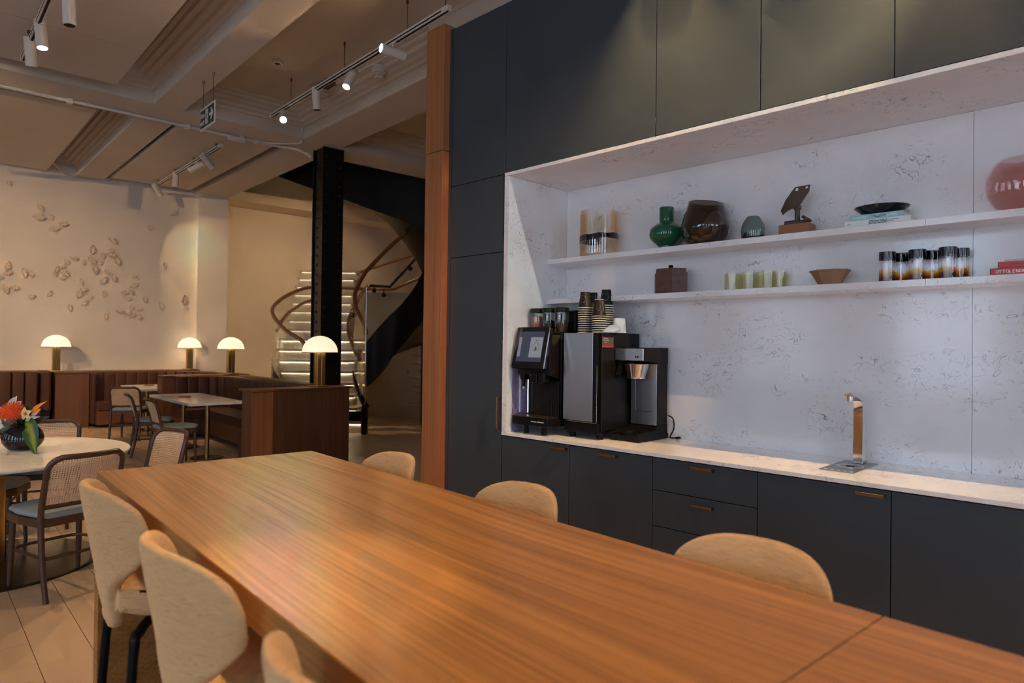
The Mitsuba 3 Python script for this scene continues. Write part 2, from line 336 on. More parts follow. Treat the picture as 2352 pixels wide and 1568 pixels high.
# ------------------------------------------------------------------ setting: ceiling, beams, cornices, hung panels
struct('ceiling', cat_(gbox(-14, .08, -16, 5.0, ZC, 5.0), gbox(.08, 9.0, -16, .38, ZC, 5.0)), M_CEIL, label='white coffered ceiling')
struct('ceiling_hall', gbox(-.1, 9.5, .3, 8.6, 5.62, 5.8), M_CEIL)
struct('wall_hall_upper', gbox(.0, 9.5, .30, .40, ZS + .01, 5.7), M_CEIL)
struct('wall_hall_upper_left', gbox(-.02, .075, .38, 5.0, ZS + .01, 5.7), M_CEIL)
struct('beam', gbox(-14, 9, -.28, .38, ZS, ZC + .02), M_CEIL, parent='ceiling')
struct('beam', gbox(-2.5, -2.15, -16, -.28, ZS, ZC + .02), M_CEIL, parent='ceiling')
struct('beam', gbox(-2.52, -2.10, .38, 4.73, ZS, ZC + .02), M_CEIL, parent='ceiling')
struct('beam', gbox(-.53, .08, -16, -.28, ZS, ZC + .02), M_CEIL, parent='ceiling')
struct('beam', gbox(-.53, .08, .38, 4.73, ZS, ZC + .02), M_CEIL, parent='ceiling')
CP = [(0, -.21), (.035, -.21), (.045, -.175), (.085, -.165), (.10, -.13), (.15, -.115), (.165, -.08), (.215, -.07), (.225, -.035), (.27, -.03), (.275, 0.0), (0, 0.0)]
def cornice(a0, b0, a1, b1, side):
    """Cornice from (a0,b0) to (a1,b1) in the ceiling frame; side is the inward normal."""
    d = np.array([a1 - a0, b1 - b0]); L = np.hypot(*d); d /= L
    m = prism(Polygon([(x, z) for x, z in CP]), L)          # xy profile, extruded along z
    M = np.eye(4); M[:3, 0] = (side[0], side[1], 0); M[:3, 1] = (0, 0, 1); M[:3, 2] = (d[0], d[1], 0); M[:3, 3] = (a0, b0, ZC)
    m = tf(m, MG @ M); trimesh.repair.fix_normals(m)
    struct('cornice', m, M_CEIL, parent='ceiling')
for a0, a1, b0, b1 in ((-2.15, -.53, -12, -.28), (-2.10, -.53, .38, 4.73), (.08, 7.9, -3.6, -.28)):
    cornice(a0, b0, a0, b1, (1, 0)); cornice(a1, b0, a1, b1, (-1, 0)); cornice(a0, b1, a1, b1, (0, -1)); cornice(a0, b0, a1, b0, (0, 1))
cornice(-2.5, -12, -2.5, -.28, (-1, 0)); cornice(-9, -.28, -2.5, -.28, (0, -1))
cornice(-2.52, .38, -2.52, 4.73, (-1, 0)); cornice(-9, 4.73, -2.52, 4.73, (0, -1))
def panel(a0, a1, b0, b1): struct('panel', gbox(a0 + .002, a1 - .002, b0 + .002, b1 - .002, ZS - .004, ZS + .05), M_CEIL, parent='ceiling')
for b0, b1 in ((-1.86, -.66), (-3.06, -1.86), (-4.26, -3.06), (-5.46, -4.26)):
    panel(-4.6, -2.99, b0, b1); panel(-6.2, -4.6, b0, b1)
for b0, b1 in ((.46, 2.1), (2.1, 3.4), (3.4, 4.60)):
    panel(-4.4, -2.97, b0, b1); panel(-5.8, -4.4, b0, b1)
for b0, b1 in ((.30, 1.7), (1.7, 3.05), (3.05, 4.36)): panel(-2.035, -.70, b0, b1)

# conduit along the cross beam
cp = [G(-9, .27, ZS - .022)] + [G(a, .27 + .006 * math.sin(a * 3), ZS - .022) for a in np.linspace(-8, -.75, 22)] + [G(-.6, .22, ZS - .03), G(-.45, .12, ZS - .05), G(-.33, .02, ZS - .12), G(-.28, -.02, ZS - .16)]
t = thing('conduit', 'white cable conduit running along the ceiling beam to the black column', 'conduit')
put('pipe', tube(cp, .022, 8), M_WHITE, t, smooth=50)
for a in (-4.6, -3.3, -1.95, -1.0): put('clip', gbox(a - .03, a + .03, .24, .31, ZS - .055, ZS), M_WHITE, t)
put('cable', tube(curve([G(-1.0, .29, ZS - .01), G(-.75, .2, ZS - .012), G(-.5, -.1, ZS - .012), G(-.55, -.24, ZS + .02), G(-.56, -.29, ZS + .2)], 6), .014, 8), M_WHITE, t, smooth=50)
t = thing('junction_box', 'white rectangular junction fitting hanging under the beam conduit', 'junction box')
put('body', gbox(-1.42, -1.18, .20, .26, ZS - .09, ZS - .03, .01), M_WHITE, t)
put('bracket', gbox(-1.26, -1.20, .22, .29, ZS - .04, ZS), M_WHITE, t)
t = thing('wall_cable', 'thin dark cable drooping across the cornice gap by the far wall', 'cable')
put('cord', tube(curve([G(-2.98, 4.0, ZS + .03), G(-2.85, 4.3, ZS + .02), G(-2.7, 4.6, ZS - .02), G(-2.45, 4.66, ZS - .03), G(-2.15, 4.66, ZS - .02), G(-1.95, 4.5, ZS + .06)], 6), .012, 6), M_WHITE, t, smooth=50)

# ------------------------------------------------------------------ steel column
t = thing('steel_column', 'black riveted steel column in front of the curved staircase', 'column')
cx, cy = G(0, 0, 0)[:2]
def cbox(a0, a1, b0, b1, z0, z1): return gbox(a0, a1, b0, b1, z0, z1)
put('web', cbox(-.10, .10, -.14, .14, 0, ZS), M_IRON, t)
put('flange', cbox(-.145, -.125, -.145, .145, 0, ZS), M_IRON, t); put('flange', cbox(.125, .145, -.145, .145, 0, ZS), M_IRON, t)
put('flange', cbox(-.17, .17, -.168, -.146, 0, ZS), M_IRON, t); put('flange', cbox(-.17, .17, .146, .168, 0, ZS), M_IRON, t)
dome = lathe([(.022 * math.cos(k * math.pi / 8) + 1e-5, .014 * math.sin(k * math.pi / 8)) for k in range(5)], 10)
rv = []
for k in range(30):
    z = .2 + k * .142
    for a in (-.11, .11): rv.append(tf(dome, MG @ np.array([[1, 0, 0, a], [0, 0, -1, -.168], [0, 1, 0, z], [0, 0, 0, 1.0]])))
    rv.append(tf(dome, MG @ np.array([[0, 0, -1, -.145], [1, 0, 0, .03], [0, 1, 0, z + .07], [0, 0, 0, 1.0]])))
for m in rv:
    if m.volume < 0: m.invert()
for m in rv: put('rivet', m, M_IRON, t, smooth=True)

# ------------------------------------------------------------------ staircase in the hall behind the column
FH = np.array([.7171, .6969, 0.0]); RH = np.array([.6969, -.7171, 0.0])
def S(x, d, z): return RH * x + FH * d + np.array([0, 0, z])
MS = np.eye(4); MS[:3, 0] = RH; MS[:3, 1] = FH
st = thing('staircase', 'sweeping stone staircase with lit risers, glass balustrades and brown handrails', 'staircase')
SL = [-3.48, -3.65, -3.93, -4.12, -4.32, -4.46, -4.56, -4.61, -4.58, -4.65, -4.72, -4.77, -4.82, -4.86, -4.90, -4.94]
SR = [-2.46, -2.65, -2.78, -2.86, -2.92, -2.97, -2.98, -2.87, -3.27, -3.32, -3.37, -3.43, -3.48, -3.53, -3.58, -3.6]
for i in range(16):
    d, z, rise = 11.2 + .28 * i, .2 * (i + 1), .2
    l, r = SL[i], SR[i]
    sk = .25 * max(0, 4 - i) / 4          # the lowest treads swing round towards their outer end
    pol = Polygon([(l, d + sk * .0), (r, d), (r, d + .36), (l, d + .36)])
    k = put('tread', tf(prism(pol, .045, z - .045), MS), M_STONE, st)
    put('riser', tf(box(l + .02, r - .02, d + .03, d + .36, z - rise, z - .045), MS), M_STONE, k)
    strip = tf(trimesh.Trimesh([(l + .05, d + .012, z - .0462), (r - .05, d + .012, z - .0462), (r - .05, d + .026, z - .0462), (l + .05, d + .026, z - .0462)], [(0, 2, 1), (0, 3, 2)], process=False), MS)
    L = 34.0 if i < 8 else 7.0
    scene[numbered(k + '__light_strip')] = emit(strip, [L * c for c in (1, .80, .52)], M_WHITE)
HL = [(5.635, 10.273, 1.417), (5.661, 10.532, 1.556), (5.631, 10.991, 1.715), (5.67, 11.38, 1.86), (5.707, 11.627, 1.977), (5.797, 11.892, 2.085), (5.921, 12.122, 2.18), (6.048, 12.277, 2.259), (6.295, 12.451, 2.409), (6.593, 12.573, 2.547), (6.868, 12.577, 2.647), (7.189, 12.532, 2.686), (7.471, 12.386, 2.681), (7.788, 12.204, 2.681), (8.024, 12.104, 2.679), (8.413, 11.847, 2.684), (8.781, 11.897, 2.818), (9.265, 11.97, 2.996), (9.554, 11.959, 3.099)]
M_RAIL = mat('mat_handrail', pr((.24, .10, .036), .35))
put('handrail', tube(curve(HL, 5), .034, 8), M_RAIL, st, smooth=50)
low = lambda P, h: [(x, y, max(z - h, .02)) for x, y, z in P]
HLs = curve(HL[:11], 3); put('glass_panel', sheet(low(HLs, .03), low(HLs, 1.45)), G_PANE, st)
put('stringer', slab(low(HLs[:18], .95), low(HLs[:18], 1.5), (.03, .02, 0)), M_STAIRST, st)
put('handrail', tube(curve([(5.744, 11.592, 1.723), (5.876, 11.742, 1.844), (6.139, 12.043, 2.024), (6.437, 12.308, 2.178), (6.809, 12.497, 2.354), (7.2, 12.55, 2.46)], 5), .03, 8), M_RAIL, st, smooth=50)
HR = [(6.311, 9.723, 1.235), (6.358, 9.961, 1.388), (6.472, 10.271, 1.577), (6.498, 10.386, 1.687), (6.546, 10.479, 1.798), (6.659, 10.649, 1.915), (6.728, 10.719, 2.015), (6.942, 10.928, 2.194), (7.102, 11.048, 2.357), (7.344, 11.227, 2.55), (7.571, 11.422, 2.672)]
put('handrail', tube(curve(HR, 5), .034, 8), M_RAIL, st, smooth=50)
put('glass_panel', sheet(low(HR, .03), low(HR, 1.2)), G_PANE, st)
M_RAILD = mat('mat_handrail_dark', pr((.03, .016, .009), .4))
put('handrail', tube([(7.1, 11.05, 2.36), (7.344, 11.227, 2.55), (7.571, 11.422, 2.672), (7.658, 11.476, 2.691), (8.053, 11.356, 2.696), (8.694, 11.406, 3.295), (8.977, 11.399, 3.577)], .032, 8), M_RAILD, st, smooth=50)
for p in ((6.95, 10.95, 2.05), (7.75, 11.46, 2.60), (7.95, 11.41, 2.52), (8.62, 11.42, 3.12)): put('bracket', cat_(trimesh.creation.icosphere(2, .05).apply_translation(p), rod(p, (p[0], p[1], p[2] + .12), .012)), M_IRON, st, smooth=50)
put('handrail', tube(curve([(8.325, 13.798, 3.053), (8.933, 13.456, 3.289), (9.778, 12.87, 3.665), (10.048, 12.591, 3.791)], 4), .036, 8), M_RAIL, st, smooth=50)
SRP = curve([(6.316, 9.513, .438), (6.302, 9.598, .535), (6.315, 9.727, .652), (6.338, 9.845, .771), (6.365, 9.959, .899), (6.405, 10.06, 1.008), (6.456, 10.149, 1.103)], 4)
put('stringer', tube(SRP, np.linspace(.055, .012, len(SRP)), 8), M_STAIRST, st, smooth=50)
put('newel_post', tf(box(-2.50, -2.40, 11.1, 11.2, 0, .47, .01), MS), M_STAIRST, st)
put('newel_panel', tf(box(-2.80, -2.46, 11.3, 11.34, .0, .36), MS), M_STAIRST, st)
put('glass_post', rod(S(-2.44, 11.12, .4), S(-2.44, 11.12, 2.45), .006), M_CHROME, st)
put('glass_panel', sheet([S(-2.44, 11.12, .45), S(-2.66, 11.5, .8)], [S(-2.44, 11.12, 2.3), S(-2.66, 11.5, 2.0)]), G_PANE, st)

sf = thing('stair_flight', 'black steel helical flight curving overhead behind the column', 'stair flight')
RT = [(6.497, 9.816, 1.541), (6.599, 9.708, 1.731), (6.781, 9.589, 1.984), (6.971, 9.462, 2.217), (7.176, 9.391, 2.501), (7.33, 9.373, 2.774), (7.501, 9.336, 3.153), (7.667, 9.303, 3.561)]
RB = [(6.509, 9.813, 0.766), (6.6, 9.717, 0.934), (6.732, 9.651, 1.107), (6.89, 9.558, 1.32), (7.053, 9.531, 1.497), (7.296, 9.42, 1.832), (7.516, 9.333, 2.126), (7.686, 9.299, 2.306)]
RU = [(6.778, 10.11, 0.774), (6.952, 10.072, 0.942), (7.107, 10.054, 1.114), (7.246, 10.052, 1.296), (7.533, 10.043, 1.401), (7.842, 10.01, 1.494), (8.06, 9.929, 1.564), (8.239, 9.887, 1.65)]
put('stringer', slab(curve(RT, 4), curve(RB, 4), (.03, .03, 0)), M_STAIRST, sf, smooth=40)
put('soffit', slab(curve(RB, 4), curve(RU, 4), (0, 0, .03)), M_STAIRST, sf, smooth=40)
HR1 = [(6.405, 9.693, 1.666), (6.387, 9.71, 1.799), (6.36, 9.751, 1.91), (6.318, 9.85, 2.082), (6.307, 9.889, 2.172), (6.314, 9.923, 2.264), (6.343, 9.964, 2.358), (6.428, 10.018, 2.495), (6.534, 10.05, 2.657), (6.657, 10.065, 2.815), (6.957, 10.039, 3.132), (7.291, 9.979, 3.467), (7.637, 9.905, 3.803)]
put('handrail', tube(curve(HR1, 5), .036, 8), M_RAIL, sf, smooth=50)
put('glass_panel', sheet(low(HR1[3:], .03), low(HR1[3:], .95)), G_PANE, sf)
FB = [(5.75, 13.122, 5.11), (5.8, 12.643, 4.895), (5.882, 11.987, 4.663), (6.154, 11.28, 4.386), (6.465, 10.676, 4.148), (6.753, 10.239, 3.952), (7.062, 9.923, 3.809), (7.447, 9.529, 3.627), (7.704, 9.409, 3.554)]
SB = [(5.921, 14.813, 4.903), (6.216, 14.225, 4.779), (6.668, 13.475, 4.631), (7.009, 12.838, 4.513), (7.373, 12.176, 4.523), (7.51, 11.751, 4.341), (7.683, 11.288, 4.129), (7.743, 10.801, 3.757), (7.842, 10.276, 3.191), (7.827, 10.008, 2.878), (7.797, 9.756, 2.614)]
FBc = curve(FB, 6); SBc = curve(SB, 6)
rs = lambda P, n: np.array([np.interp(np.linspace(0, 1, n), np.linspace(0, 1, len(P)), np.asarray(P)[:, k]) for k in range(3)]).T
FBr, SBr = rs(FBc, 50), rs(SBc, 50)
put('fascia', slab(FBr, [(x, y, z + 1.5) for x, y, z in FBr], (.04, .02, 0)), M_STAIRST, sf, smooth=40)
put('soffit', slab(FBr, SBr, (0, 0, .03)), M_STAIRST, sf, smooth=80)
put('fascia', slab(SBr, [(x, y, z + 1.2) for x, y, z in SBr], (.03, .03, 0)), M_STAIRST, sf, smooth=40)
# relief wall at the right of the stair
rw = 'wall_relief'
tag(rw, 'beige plaster wall with raised leaf relief at the foot of the stair', kind='structure')
MR = basis(S(0, 13.95, 0), RH, [0, 0, 1], -FH)
struct('panel', tf(box(-3.1, -1.2, 0, 2.6, -.1, 0), MR), M_PLAST, parent=rw)
def leafpoly(L, W, n=10):
    t = np.linspace(0, 1, n); w = W * np.sin(np.pi * t ** .8)
    return Polygon(np.vstack([np.stack([t * L, w], 1), np.stack([t[::-1] * L, -w[::-1]], 1)]).tolist()).buffer(0)
for x, y, l, w, an in ((-2.6, .35, 1.0, .11, 60), (-2.5, .5, 1.1, .14, 35), (-2.2, .35, 1.1, .15, 50), (-1.9, .30, .9, .12, 75), (-2.75, .7, .8, .10, 85), (-1.75, .8, .9, .12, 55), (-2.3, 1.0, .7, .12, 20)):
    m = prism(affinity.translate(affinity.rotate(leafpoly(l, w), an, origin=(0, 0)), x, y), .02)
    struct('leaf', tf(m, MR), M_PLAST, parent=rw)
struct('skirting', tf(box(-3.1, -1.2, 0, .22, 0, .02), MR), M_PLAST, parent=rw)
t = thing('hall_plant', 'dark spiky plant half hidden behind the wooden post', 'plant')
pb = S(-1.70, 12.6, 0)
put('stem', rod(pb + [0, 0, 0], pb + [0, 0, 1.5], .02), M_DGREEN, t)
for k in range(22):
    z = .35 + k * .055; an = k * 2.4; d = np.array([math.cos(an), math.sin(an), .25]); p = pb + [0, 0, z]
    put('leaf', tube([p, p + d * .12, p + d * .22 + [0, 0, -.02]], [.012, .016, .001], 5, flat=.3), M_DGREEN, t)

# ------------------------------------------------------------------ plaster oak leaves on the far wall
LEAVES = [(-3.48,4.15,.113,-60),(-3.04,3.8,.145,-60),(-3.05,3.64,.184,0),(-2.88,3.67,.117,-60),(-2.7,3.57,.148,0),(-2.83,3.47,.167,20),(-1.93,3.36,.165,-40),(-2.25,3.16,.162,85),(-1.94,3.18,.103,10),(-1.94,3.09,.155,-10),(-2.08,3.06,.113,-80),(-2.52,2.98,.13,0),(-1.85,2.99,.166,-70),(-2.64,2.9,.109,-50),(-2.37,2.92,.111,85),(-2.25,2.96,.162,-40),(-2.12,2.93,.102,35),(-2.71,2.82,.138,-10),(-2.78,2.76,.108,80),(-2.81,2.67,.108,-60),(-2.67,2.69,.148,-30),(-2.69,2.61,.109,10),(-2.2,2.79,.163,-80),(-2.01,2.77,.113,-60),(-1.9,2.67,.145,-75),(-2.06,2.62,.154,55),(-3.48,2.75,.151,75),(-3.47,2.63,.123,20),(-3.25,2.65,.153,-75),(-3.14,2.64,.116,-85),(-3.57,2.55,.094,10),(-3.5,2.35,.16,-70),(-3.37,2.39,.133,-5),(-3.14,2.25,.116,25),(-2.88,2.32,.108,60),(-2.41,2.56,.11,-70),(-2.44,2.35,.16,70),(-2.36,2.43,.131,-5),(-2.27,2.3,.111,-60),(-2.35,2.19,.121,40),(-2.05,2.37,.113,85),(-2.58,2.08,.119,-80),(-2.02,1.95,.123,-85),(-1.55,2.7,.116,-15),(-1.56,2.56,.137,30),(-1.61,2.43,.115,-60),(-1.71,2.41,.125,5),(-1.65,2.3,.115,5),(-1.6,2.14,.105,85),(-1.48,2.13,.127,-10),(-1.37,2.29,.127,-80),(-1.78,2.06,.135,0),(-1.65,2.04,.115,-5),(-1.58,1.99,.126,45),(-1.46,1.96,.127,0),(-1.09,2.19,.151,-75),(-1.03,2.99,.119,-80),(-.67,2.34,.187,80),(-.88,4.03,.142,40),(-1.31,3.69,.139,-5)]
def oakleaf():
    n = 40; t = np.linspace(0, 1, n); w = .24 * np.sin(np.pi * np.clip(t, 0, 1) ** .85) * (1 + .34 * np.cos(t * 2 * np.pi * 4.5 + .4)); w[0] = w[-1] = .015
    up, mid, dn = [np.stack([t - .5, s * w, .10 + .16 * np.abs(s) * (1 + .5 * np.cos(t * 28)) + .10 * np.sin(t * 3)], 1) for s in (1, 0, -1)]
    V = np.vstack([up, mid, dn]); V = np.vstack([V, V - [0, 0, .05]]); F = []
    for o, fl in ((0, 1), (3 * n, -1)):
        for r in (0, 1):
            for i in range(n - 1):
                a, b, c, d = o + r * n + i, o + r * n + i + 1, o + (r + 1) * n + i, o + (r + 1) * n + i + 1
                F += [(a, c, d), (a, d, b)][::fl]
    m = trimesh.Trimesh(V, F, process=False); return m
OAK = mikit.ply(oakleaf(), M_RELIEF, smooth=35)
def where(a, z):
    if z > 3.4 and a < -2.5: return 'in the upper left group'
    if a < -3.0: return 'nearest the left picture edge'
    if a < -2.3: return 'in the middle swarm, left half'
    if a < -1.8: return 'in the middle swarm, right half'
    if a < -1.2: return 'in the lower right swarm'
    return 'of the strays near the pier'
NTH = ['highest', 'second highest', 'third highest', 'fourth highest', 'fifth highest', 'sixth highest', 'seventh highest', 'eighth highest', 'ninth highest', 'tenth highest', 'eleventh highest', 'twelfth highest', 'thirteenth highest', 'fourteenth highest', 'fifteenth highest', 'sixteenth highest']
rank = {}
for q in sorted(LEAVES, key=lambda q: -q[1]): rank.setdefault(where(q[0], q[1]), []).append(q)
for q in LEAVES:
    a, z, l, an = q; g = where(a, z)
    M = MG @ basis((a, 4.73, z), (1, 0, 0), (0, 0, 1), (0, -1, 0)) @ np.array([[math.cos(math.radians(an)), -math.sin(math.radians(an)), 0, 0], [math.sin(math.radians(an)), math.cos(math.radians(an)), 0, 0], [0, 0, 1, 0], [0, 0, 0, 1.0]]) @ np.diag([l * 1.1, l * 1.1, l * 1.1, 1])
    k = put('wall_leaf', OAK, None, M=T(M.tolist()))
    tag(k, f'cream plaster oak leaf on the far wall, {NTH[rank[g].index(q)]} {g}', 'wall ornament', 'plaster oak leaves on the far wall')

# ------------------------------------------------------------------ kitchen wall: wooden post, dark cupboards, quartz niche
X0 = 3.239; XB = 3.86
t = thing('wooden_post', 'tall walnut post closing the end of the dark cupboard wall', 'post')
put('lower_board', box(3.179, 3.86, 3.834, 4.040, 0, 2.944, .002), M_POST, t)
put('upper_board', box(3.179, 3.86, 3.834, 4.040, 2.948, 3.895, .002), M_POST, t)
def door(parent, name, y0, y1, z0, z1, g=.002): return put(name, box(X0, X0 + .021, y0 + g, y1 - g, z0 + g, z1 - g, .0012), M_JOIN, parent)
def handle(parent, y0, y1, z, vertical=False, z1=None):
    if vertical: m = cat_(box(X0 - .036, X0 - .024, y0, y1, z, z1, .002), box(X0 - .03, X0, y0, y1, z, z + .014), box(X0 - .03, X0, y0, y1, z1 - .014, z1))
    else: m = cat_(box(X0 - .036, X0 - .024, y0, y1, z - .008, z + .008, .002), box(X0 - .03, X0, y0, y0 + .012, z - .008, z + .008), box(X0 - .03, X0, y1 - .012, y1, z - .008, z + .008))
    put('handle', m, M_BRONZE, parent)
t = thing('tall_cupboard', 'tall dark green grey cupboard between the wooden post and the quartz niche', 'cupboard')
put('carcass', box(X0 + .0225, 4.2, 3.236, 3.830, 0, 3.858), M_DARK, t)
d = door(t, 'door', 3.236, 3.800, .10, 2.138); handle(d, 3.252, 3.264, .92, True, 1.137)
door(t, 'upper_door', 3.236, 3.800, 2.138, 2.672); door(t, 'top_panel', 3.236, 3.800, 2.672, 3.861)
put('filler', box(X0, X0 + .021, 3.801, 3.832, 0, 3.861), M_JOIN, t); put('plinth', box(X0 + .03, X0 + .06, 3.236, 3.83, 0, .098), M_DARK, t)
uy = [3.236, 2.040, 1.436, .835, .232, -.37, -1.6]
UPL = ['wide dark upper cupboard panel beside the wooden post end of the wall', 'second dark upper cupboard panel from the wooden post, above the green vase', 'third dark upper cupboard panel from the wooden post, above the iron bird figure', 'fourth dark upper cupboard panel from the wooden post, above the stacked books']
for i in range(6):
    t = thing('upper_cupboard', UPL[i] if i < 4 else 'dark upper cupboard panel beyond the picture edge', 'cupboard')
    if i >= 4: labels[t]['group'] = 'upper cupboards out of view'
    door(t, 'door', uy[i + 1], uy[i], 2.680, 3.861); put('carcass', box(X0 + .0225, 4.2, uy[i + 1] + .001, uy[i] - .001, 2.684, 3.858), M_DARK, t)
ly = [3.233, 2.638, 2.036, 1.432, .835, .232, -.37, -1.6]
LOL = ['dark lower cupboard under the coffee machine with a bronze handle at its right', 'dark lower cupboard left of the drawers with a bronze handle', 'dark drawer unit with bronze handles between the lower cupboards', 'dark lower cupboard right of the drawers under the steel water tap', 'dark lower cupboard without visible handle at the right end of the counter']
for i in range(7):
    t = thing('drawer_unit' if i == 2 else 'lower_cupboard', LOL[i] if i < 5 else 'dark lower cupboard beyond the picture edge', 'drawers' if i == 2 else 'cupboard')
    if i >= 5: labels[t]['group'] = 'lower cupboards out of view'
    y0, y1 = ly[i + 1], ly[i]
    put('carcass', box(X0 + .0225, 3.84, y0 + .001, y1 - .001, .10, .878), M_DARK, t)
    put('plinth', box(X0 + .05, X0 + .07, y0 + .001, y1 - .001, 0, .098), M_DARK, t)
    if i == 2:
        for z0, z1 in ((.694, .876), (.495, .694), (.30, .495), (.10, .30)):
            dk = door(t, 'drawer', y0, y1, z0, z1)
            handle(dk, 1.663, 1.787, z0 + .156 if z0 > .4 else z0 + .150)
    else:
        dk = door(t, 'door', y0, y1, .10, .876)
        h = {0: (2.650, 2.772), 1: (2.268, 2.392), 3: (.855, .972)}.get(i)
        if h: handle(dk, h[0], h[1], .851)
t = thing('worktop', 'long pale quartz worktop carrying the coffee machines and the tap', 'worktop')
put('slab', box(X0 - .004, 3.862, -1.6, 3.236, .879, .900, .0015), M_QUARTZ, t)
t = thing('quartz_niche', 'white veined quartz niche recessed in the dark cupboard wall', 'wall niche')
put('back_panel', box(XB, XB + .02, .648, 3.19, .9005, 2.654), M_QUARTZ, t); put('back_panel', box(XB, XB + .02, -1.6, .6465, .9005, 2.654), M_QUARTZ, t)
put('side_panel', box(X0 - .004, XB + .02, 3.192, 3.234, .9005, 2.654, .0015), M_QUARTZ, t)
put('top_panel', box(X0 - .004, XB + .02, -1.6, 3.234, 2.655, 2.6785, .0015), M_QUARTZ, t)
XS = 3.64
for z0, z1, lab in ((2.085, 2.120, 'upper quartz shelf with vases, books and an iron bird figure'), (1.797, 1.832, 'lower quartz shelf with glasses, tumblers and wooden pots')):
    t = thing('wall_shelf', lab, 'shelf')
    put('board', box(XS, XB - .0005, .800, 3.1915, z0, z1, .0015), M_QUARTZ, t); put('board', box(XS, XB - .0005, -1.6, .799, z0, z1, .0015), M_QUARTZ, t)

# ------------------------------------------------------------------ things on the upper shelf
SU, SLO = 2.120, 1.832
XO = 3.745
def wall_shell(outer, thick=.003):
    return outer
t = thing('amber_vase', 'clear and amber striped glass cylinder with a dark band, leftmost on the upper shelf', 'vase')
put('glass', lathe([(1e-4, SU + .001), (.128, SU + .001), (.131, SU + .01), (.131, SU + .15), (.130, SU + .312)], 56, (XO, 2.81, 0)), G_AMBER, t, smooth=60)
put('base', lathe([(1e-4, SU + .003), (.120, SU + .003), (.124, SU + .009), (.118, SU + .014), (1e-4, SU + .012)], 48, (XO, 2.81, 0)), G_CLEAR, t, smooth=40)
bz = np.arange(60) * 2 * np.pi / 60
put('band', tube([(XO + .133 * math.cos(a), 2.81 + .133 * math.sin(a), SU + .128 + .010 * math.sin(a * 1.0 + 2) + .004 * math.sin(a * 5)) for a in bz], .020, 8, closed=True, flat=.25) if False else
    slab([(XO + .1315 * math.cos(a), 2.81 + .1315 * math.sin(a), SU + .150 + .010 * math.sin(a + 2) + .003 * math.sin(a * 7)) for a in np.append(bz, bz[0])], [(XO + .1315 * math.cos(a), 2.81 + .1315 * math.sin(a), SU + .108 + .012 * math.sin(a + 2.6) + .004 * math.sin(a * 5)) for a in np.append(bz, bz[0])], (.001, .001, 0)), M_GLOSSB, t, smooth=60)
t = thing('green_vase', 'glossy dark green bottle vase with a round belly on the upper shelf', 'vase')
put('body', lathe(curve([(.050, SU), (.050, SU + .018), (.054, SU + .024), (.098, SU + .065), (.107, SU + .10), (.098, SU + .135), (.060, SU + .163), (.046, SU + .172), (.045, SU + .20), (.045, SU + .268)], 5).tolist() + [(.040, SU + .270), (.038, SU + .26), (.038, SU + .15), (1e-4, SU + .14)], 48, (XO, 2.27, 0)), M_GREEN, t, smooth=50)
t = thing('brown_vase', 'large smoky brown glass vase with a slanted mouth on the upper shelf', 'vase')
def brown():
    m = lathe(curve([(.10, SU + .001), (.128, SU + .035), (.148, SU + .085), (.147, SU + .125), (.128, SU + .19), (.104, SU + .262)], 8), 64, (XO, 1.995, 0))
    v = m.vertices; q = np.stack([v[:, 0], v[:, 1], v[:, 2]], 1); n = (meshkit.fbm(q * 26, 2) - .5)
    d = v - [XO, 1.995, 0]; r = np.hypot(d[:, 0], d[:, 1]); s = 1 + n * .05; v[:, 0] = XO + d[:, 0] * s; v[:, 1] = 1.995 + d[:, 1] * s
    top = (v[:, 2] - SU) / .262; v[:, 2] += top ** 3 * .012 * (d[:, 1] / .1); m.vertices = v; return m
bm_ = brown(); put('glass', bm_, G_SMOKE, t, smooth=True)
put('base', lathe([(1e-4, SU + .001), (.10, SU + .001), (.10, SU + .006), (1e-4, SU + .008)], 40, (XO, 1.995, 0)), M_GLOSSB, t, smooth=40)
t = thing('pebble_glass', 'small dark striped glass pebble vase between the brown vase and the iron figure', 'vase')
m = lathe(curve([(.030, SU), (.060, SU + .004), (.068, SU + .04), (.066, SU + .075), (.052, SU + .112), (.034, SU + .138), (.022, SU + .1385)], 6).tolist() + [(.018, SU + .12), (1e-4, SU + .11)], 44, (0, 0, 0))
m.apply_transform(place(XO, 1.698) @ np.diag([.75, 1, 1, 1])); put('body', m, M_PEB, t, smooth=50)
t = thing('iron_figure', 'rusty iron bird figure on a small wooden block on the upper shelf', 'sculpture')
put('block', box(XO - .06, XO + .05, 1.362, 1.522, SU, SU + .058, .002), M_BLOCK, t)
put('stem', cyl((XO, 1.442, SU + .08), .014, .085, 14), M_RUST, t, smooth=40)
put('collar', cyl((XO, 1.442, SU + .145), .020, .020, 14), M_RUST, t, smooth=40)
put('foot', tube(curve([(XO - .02, 1.505, SU + .070), (XO - .01, 1.46, SU + .072), (XO, 1.42, SU + .070), (XO, 1.385, SU + .078)], 5), .014, 8), M_RUST, t, smooth=50)
put('washer', tf(cyl((0, 0, -.007), .028, .014, 20), basis((XO, 1.392, SU + .088), (0, .8, .6), (1, 0, 0), (0, .6, -.8))), M_RUST, t, smooth=40)
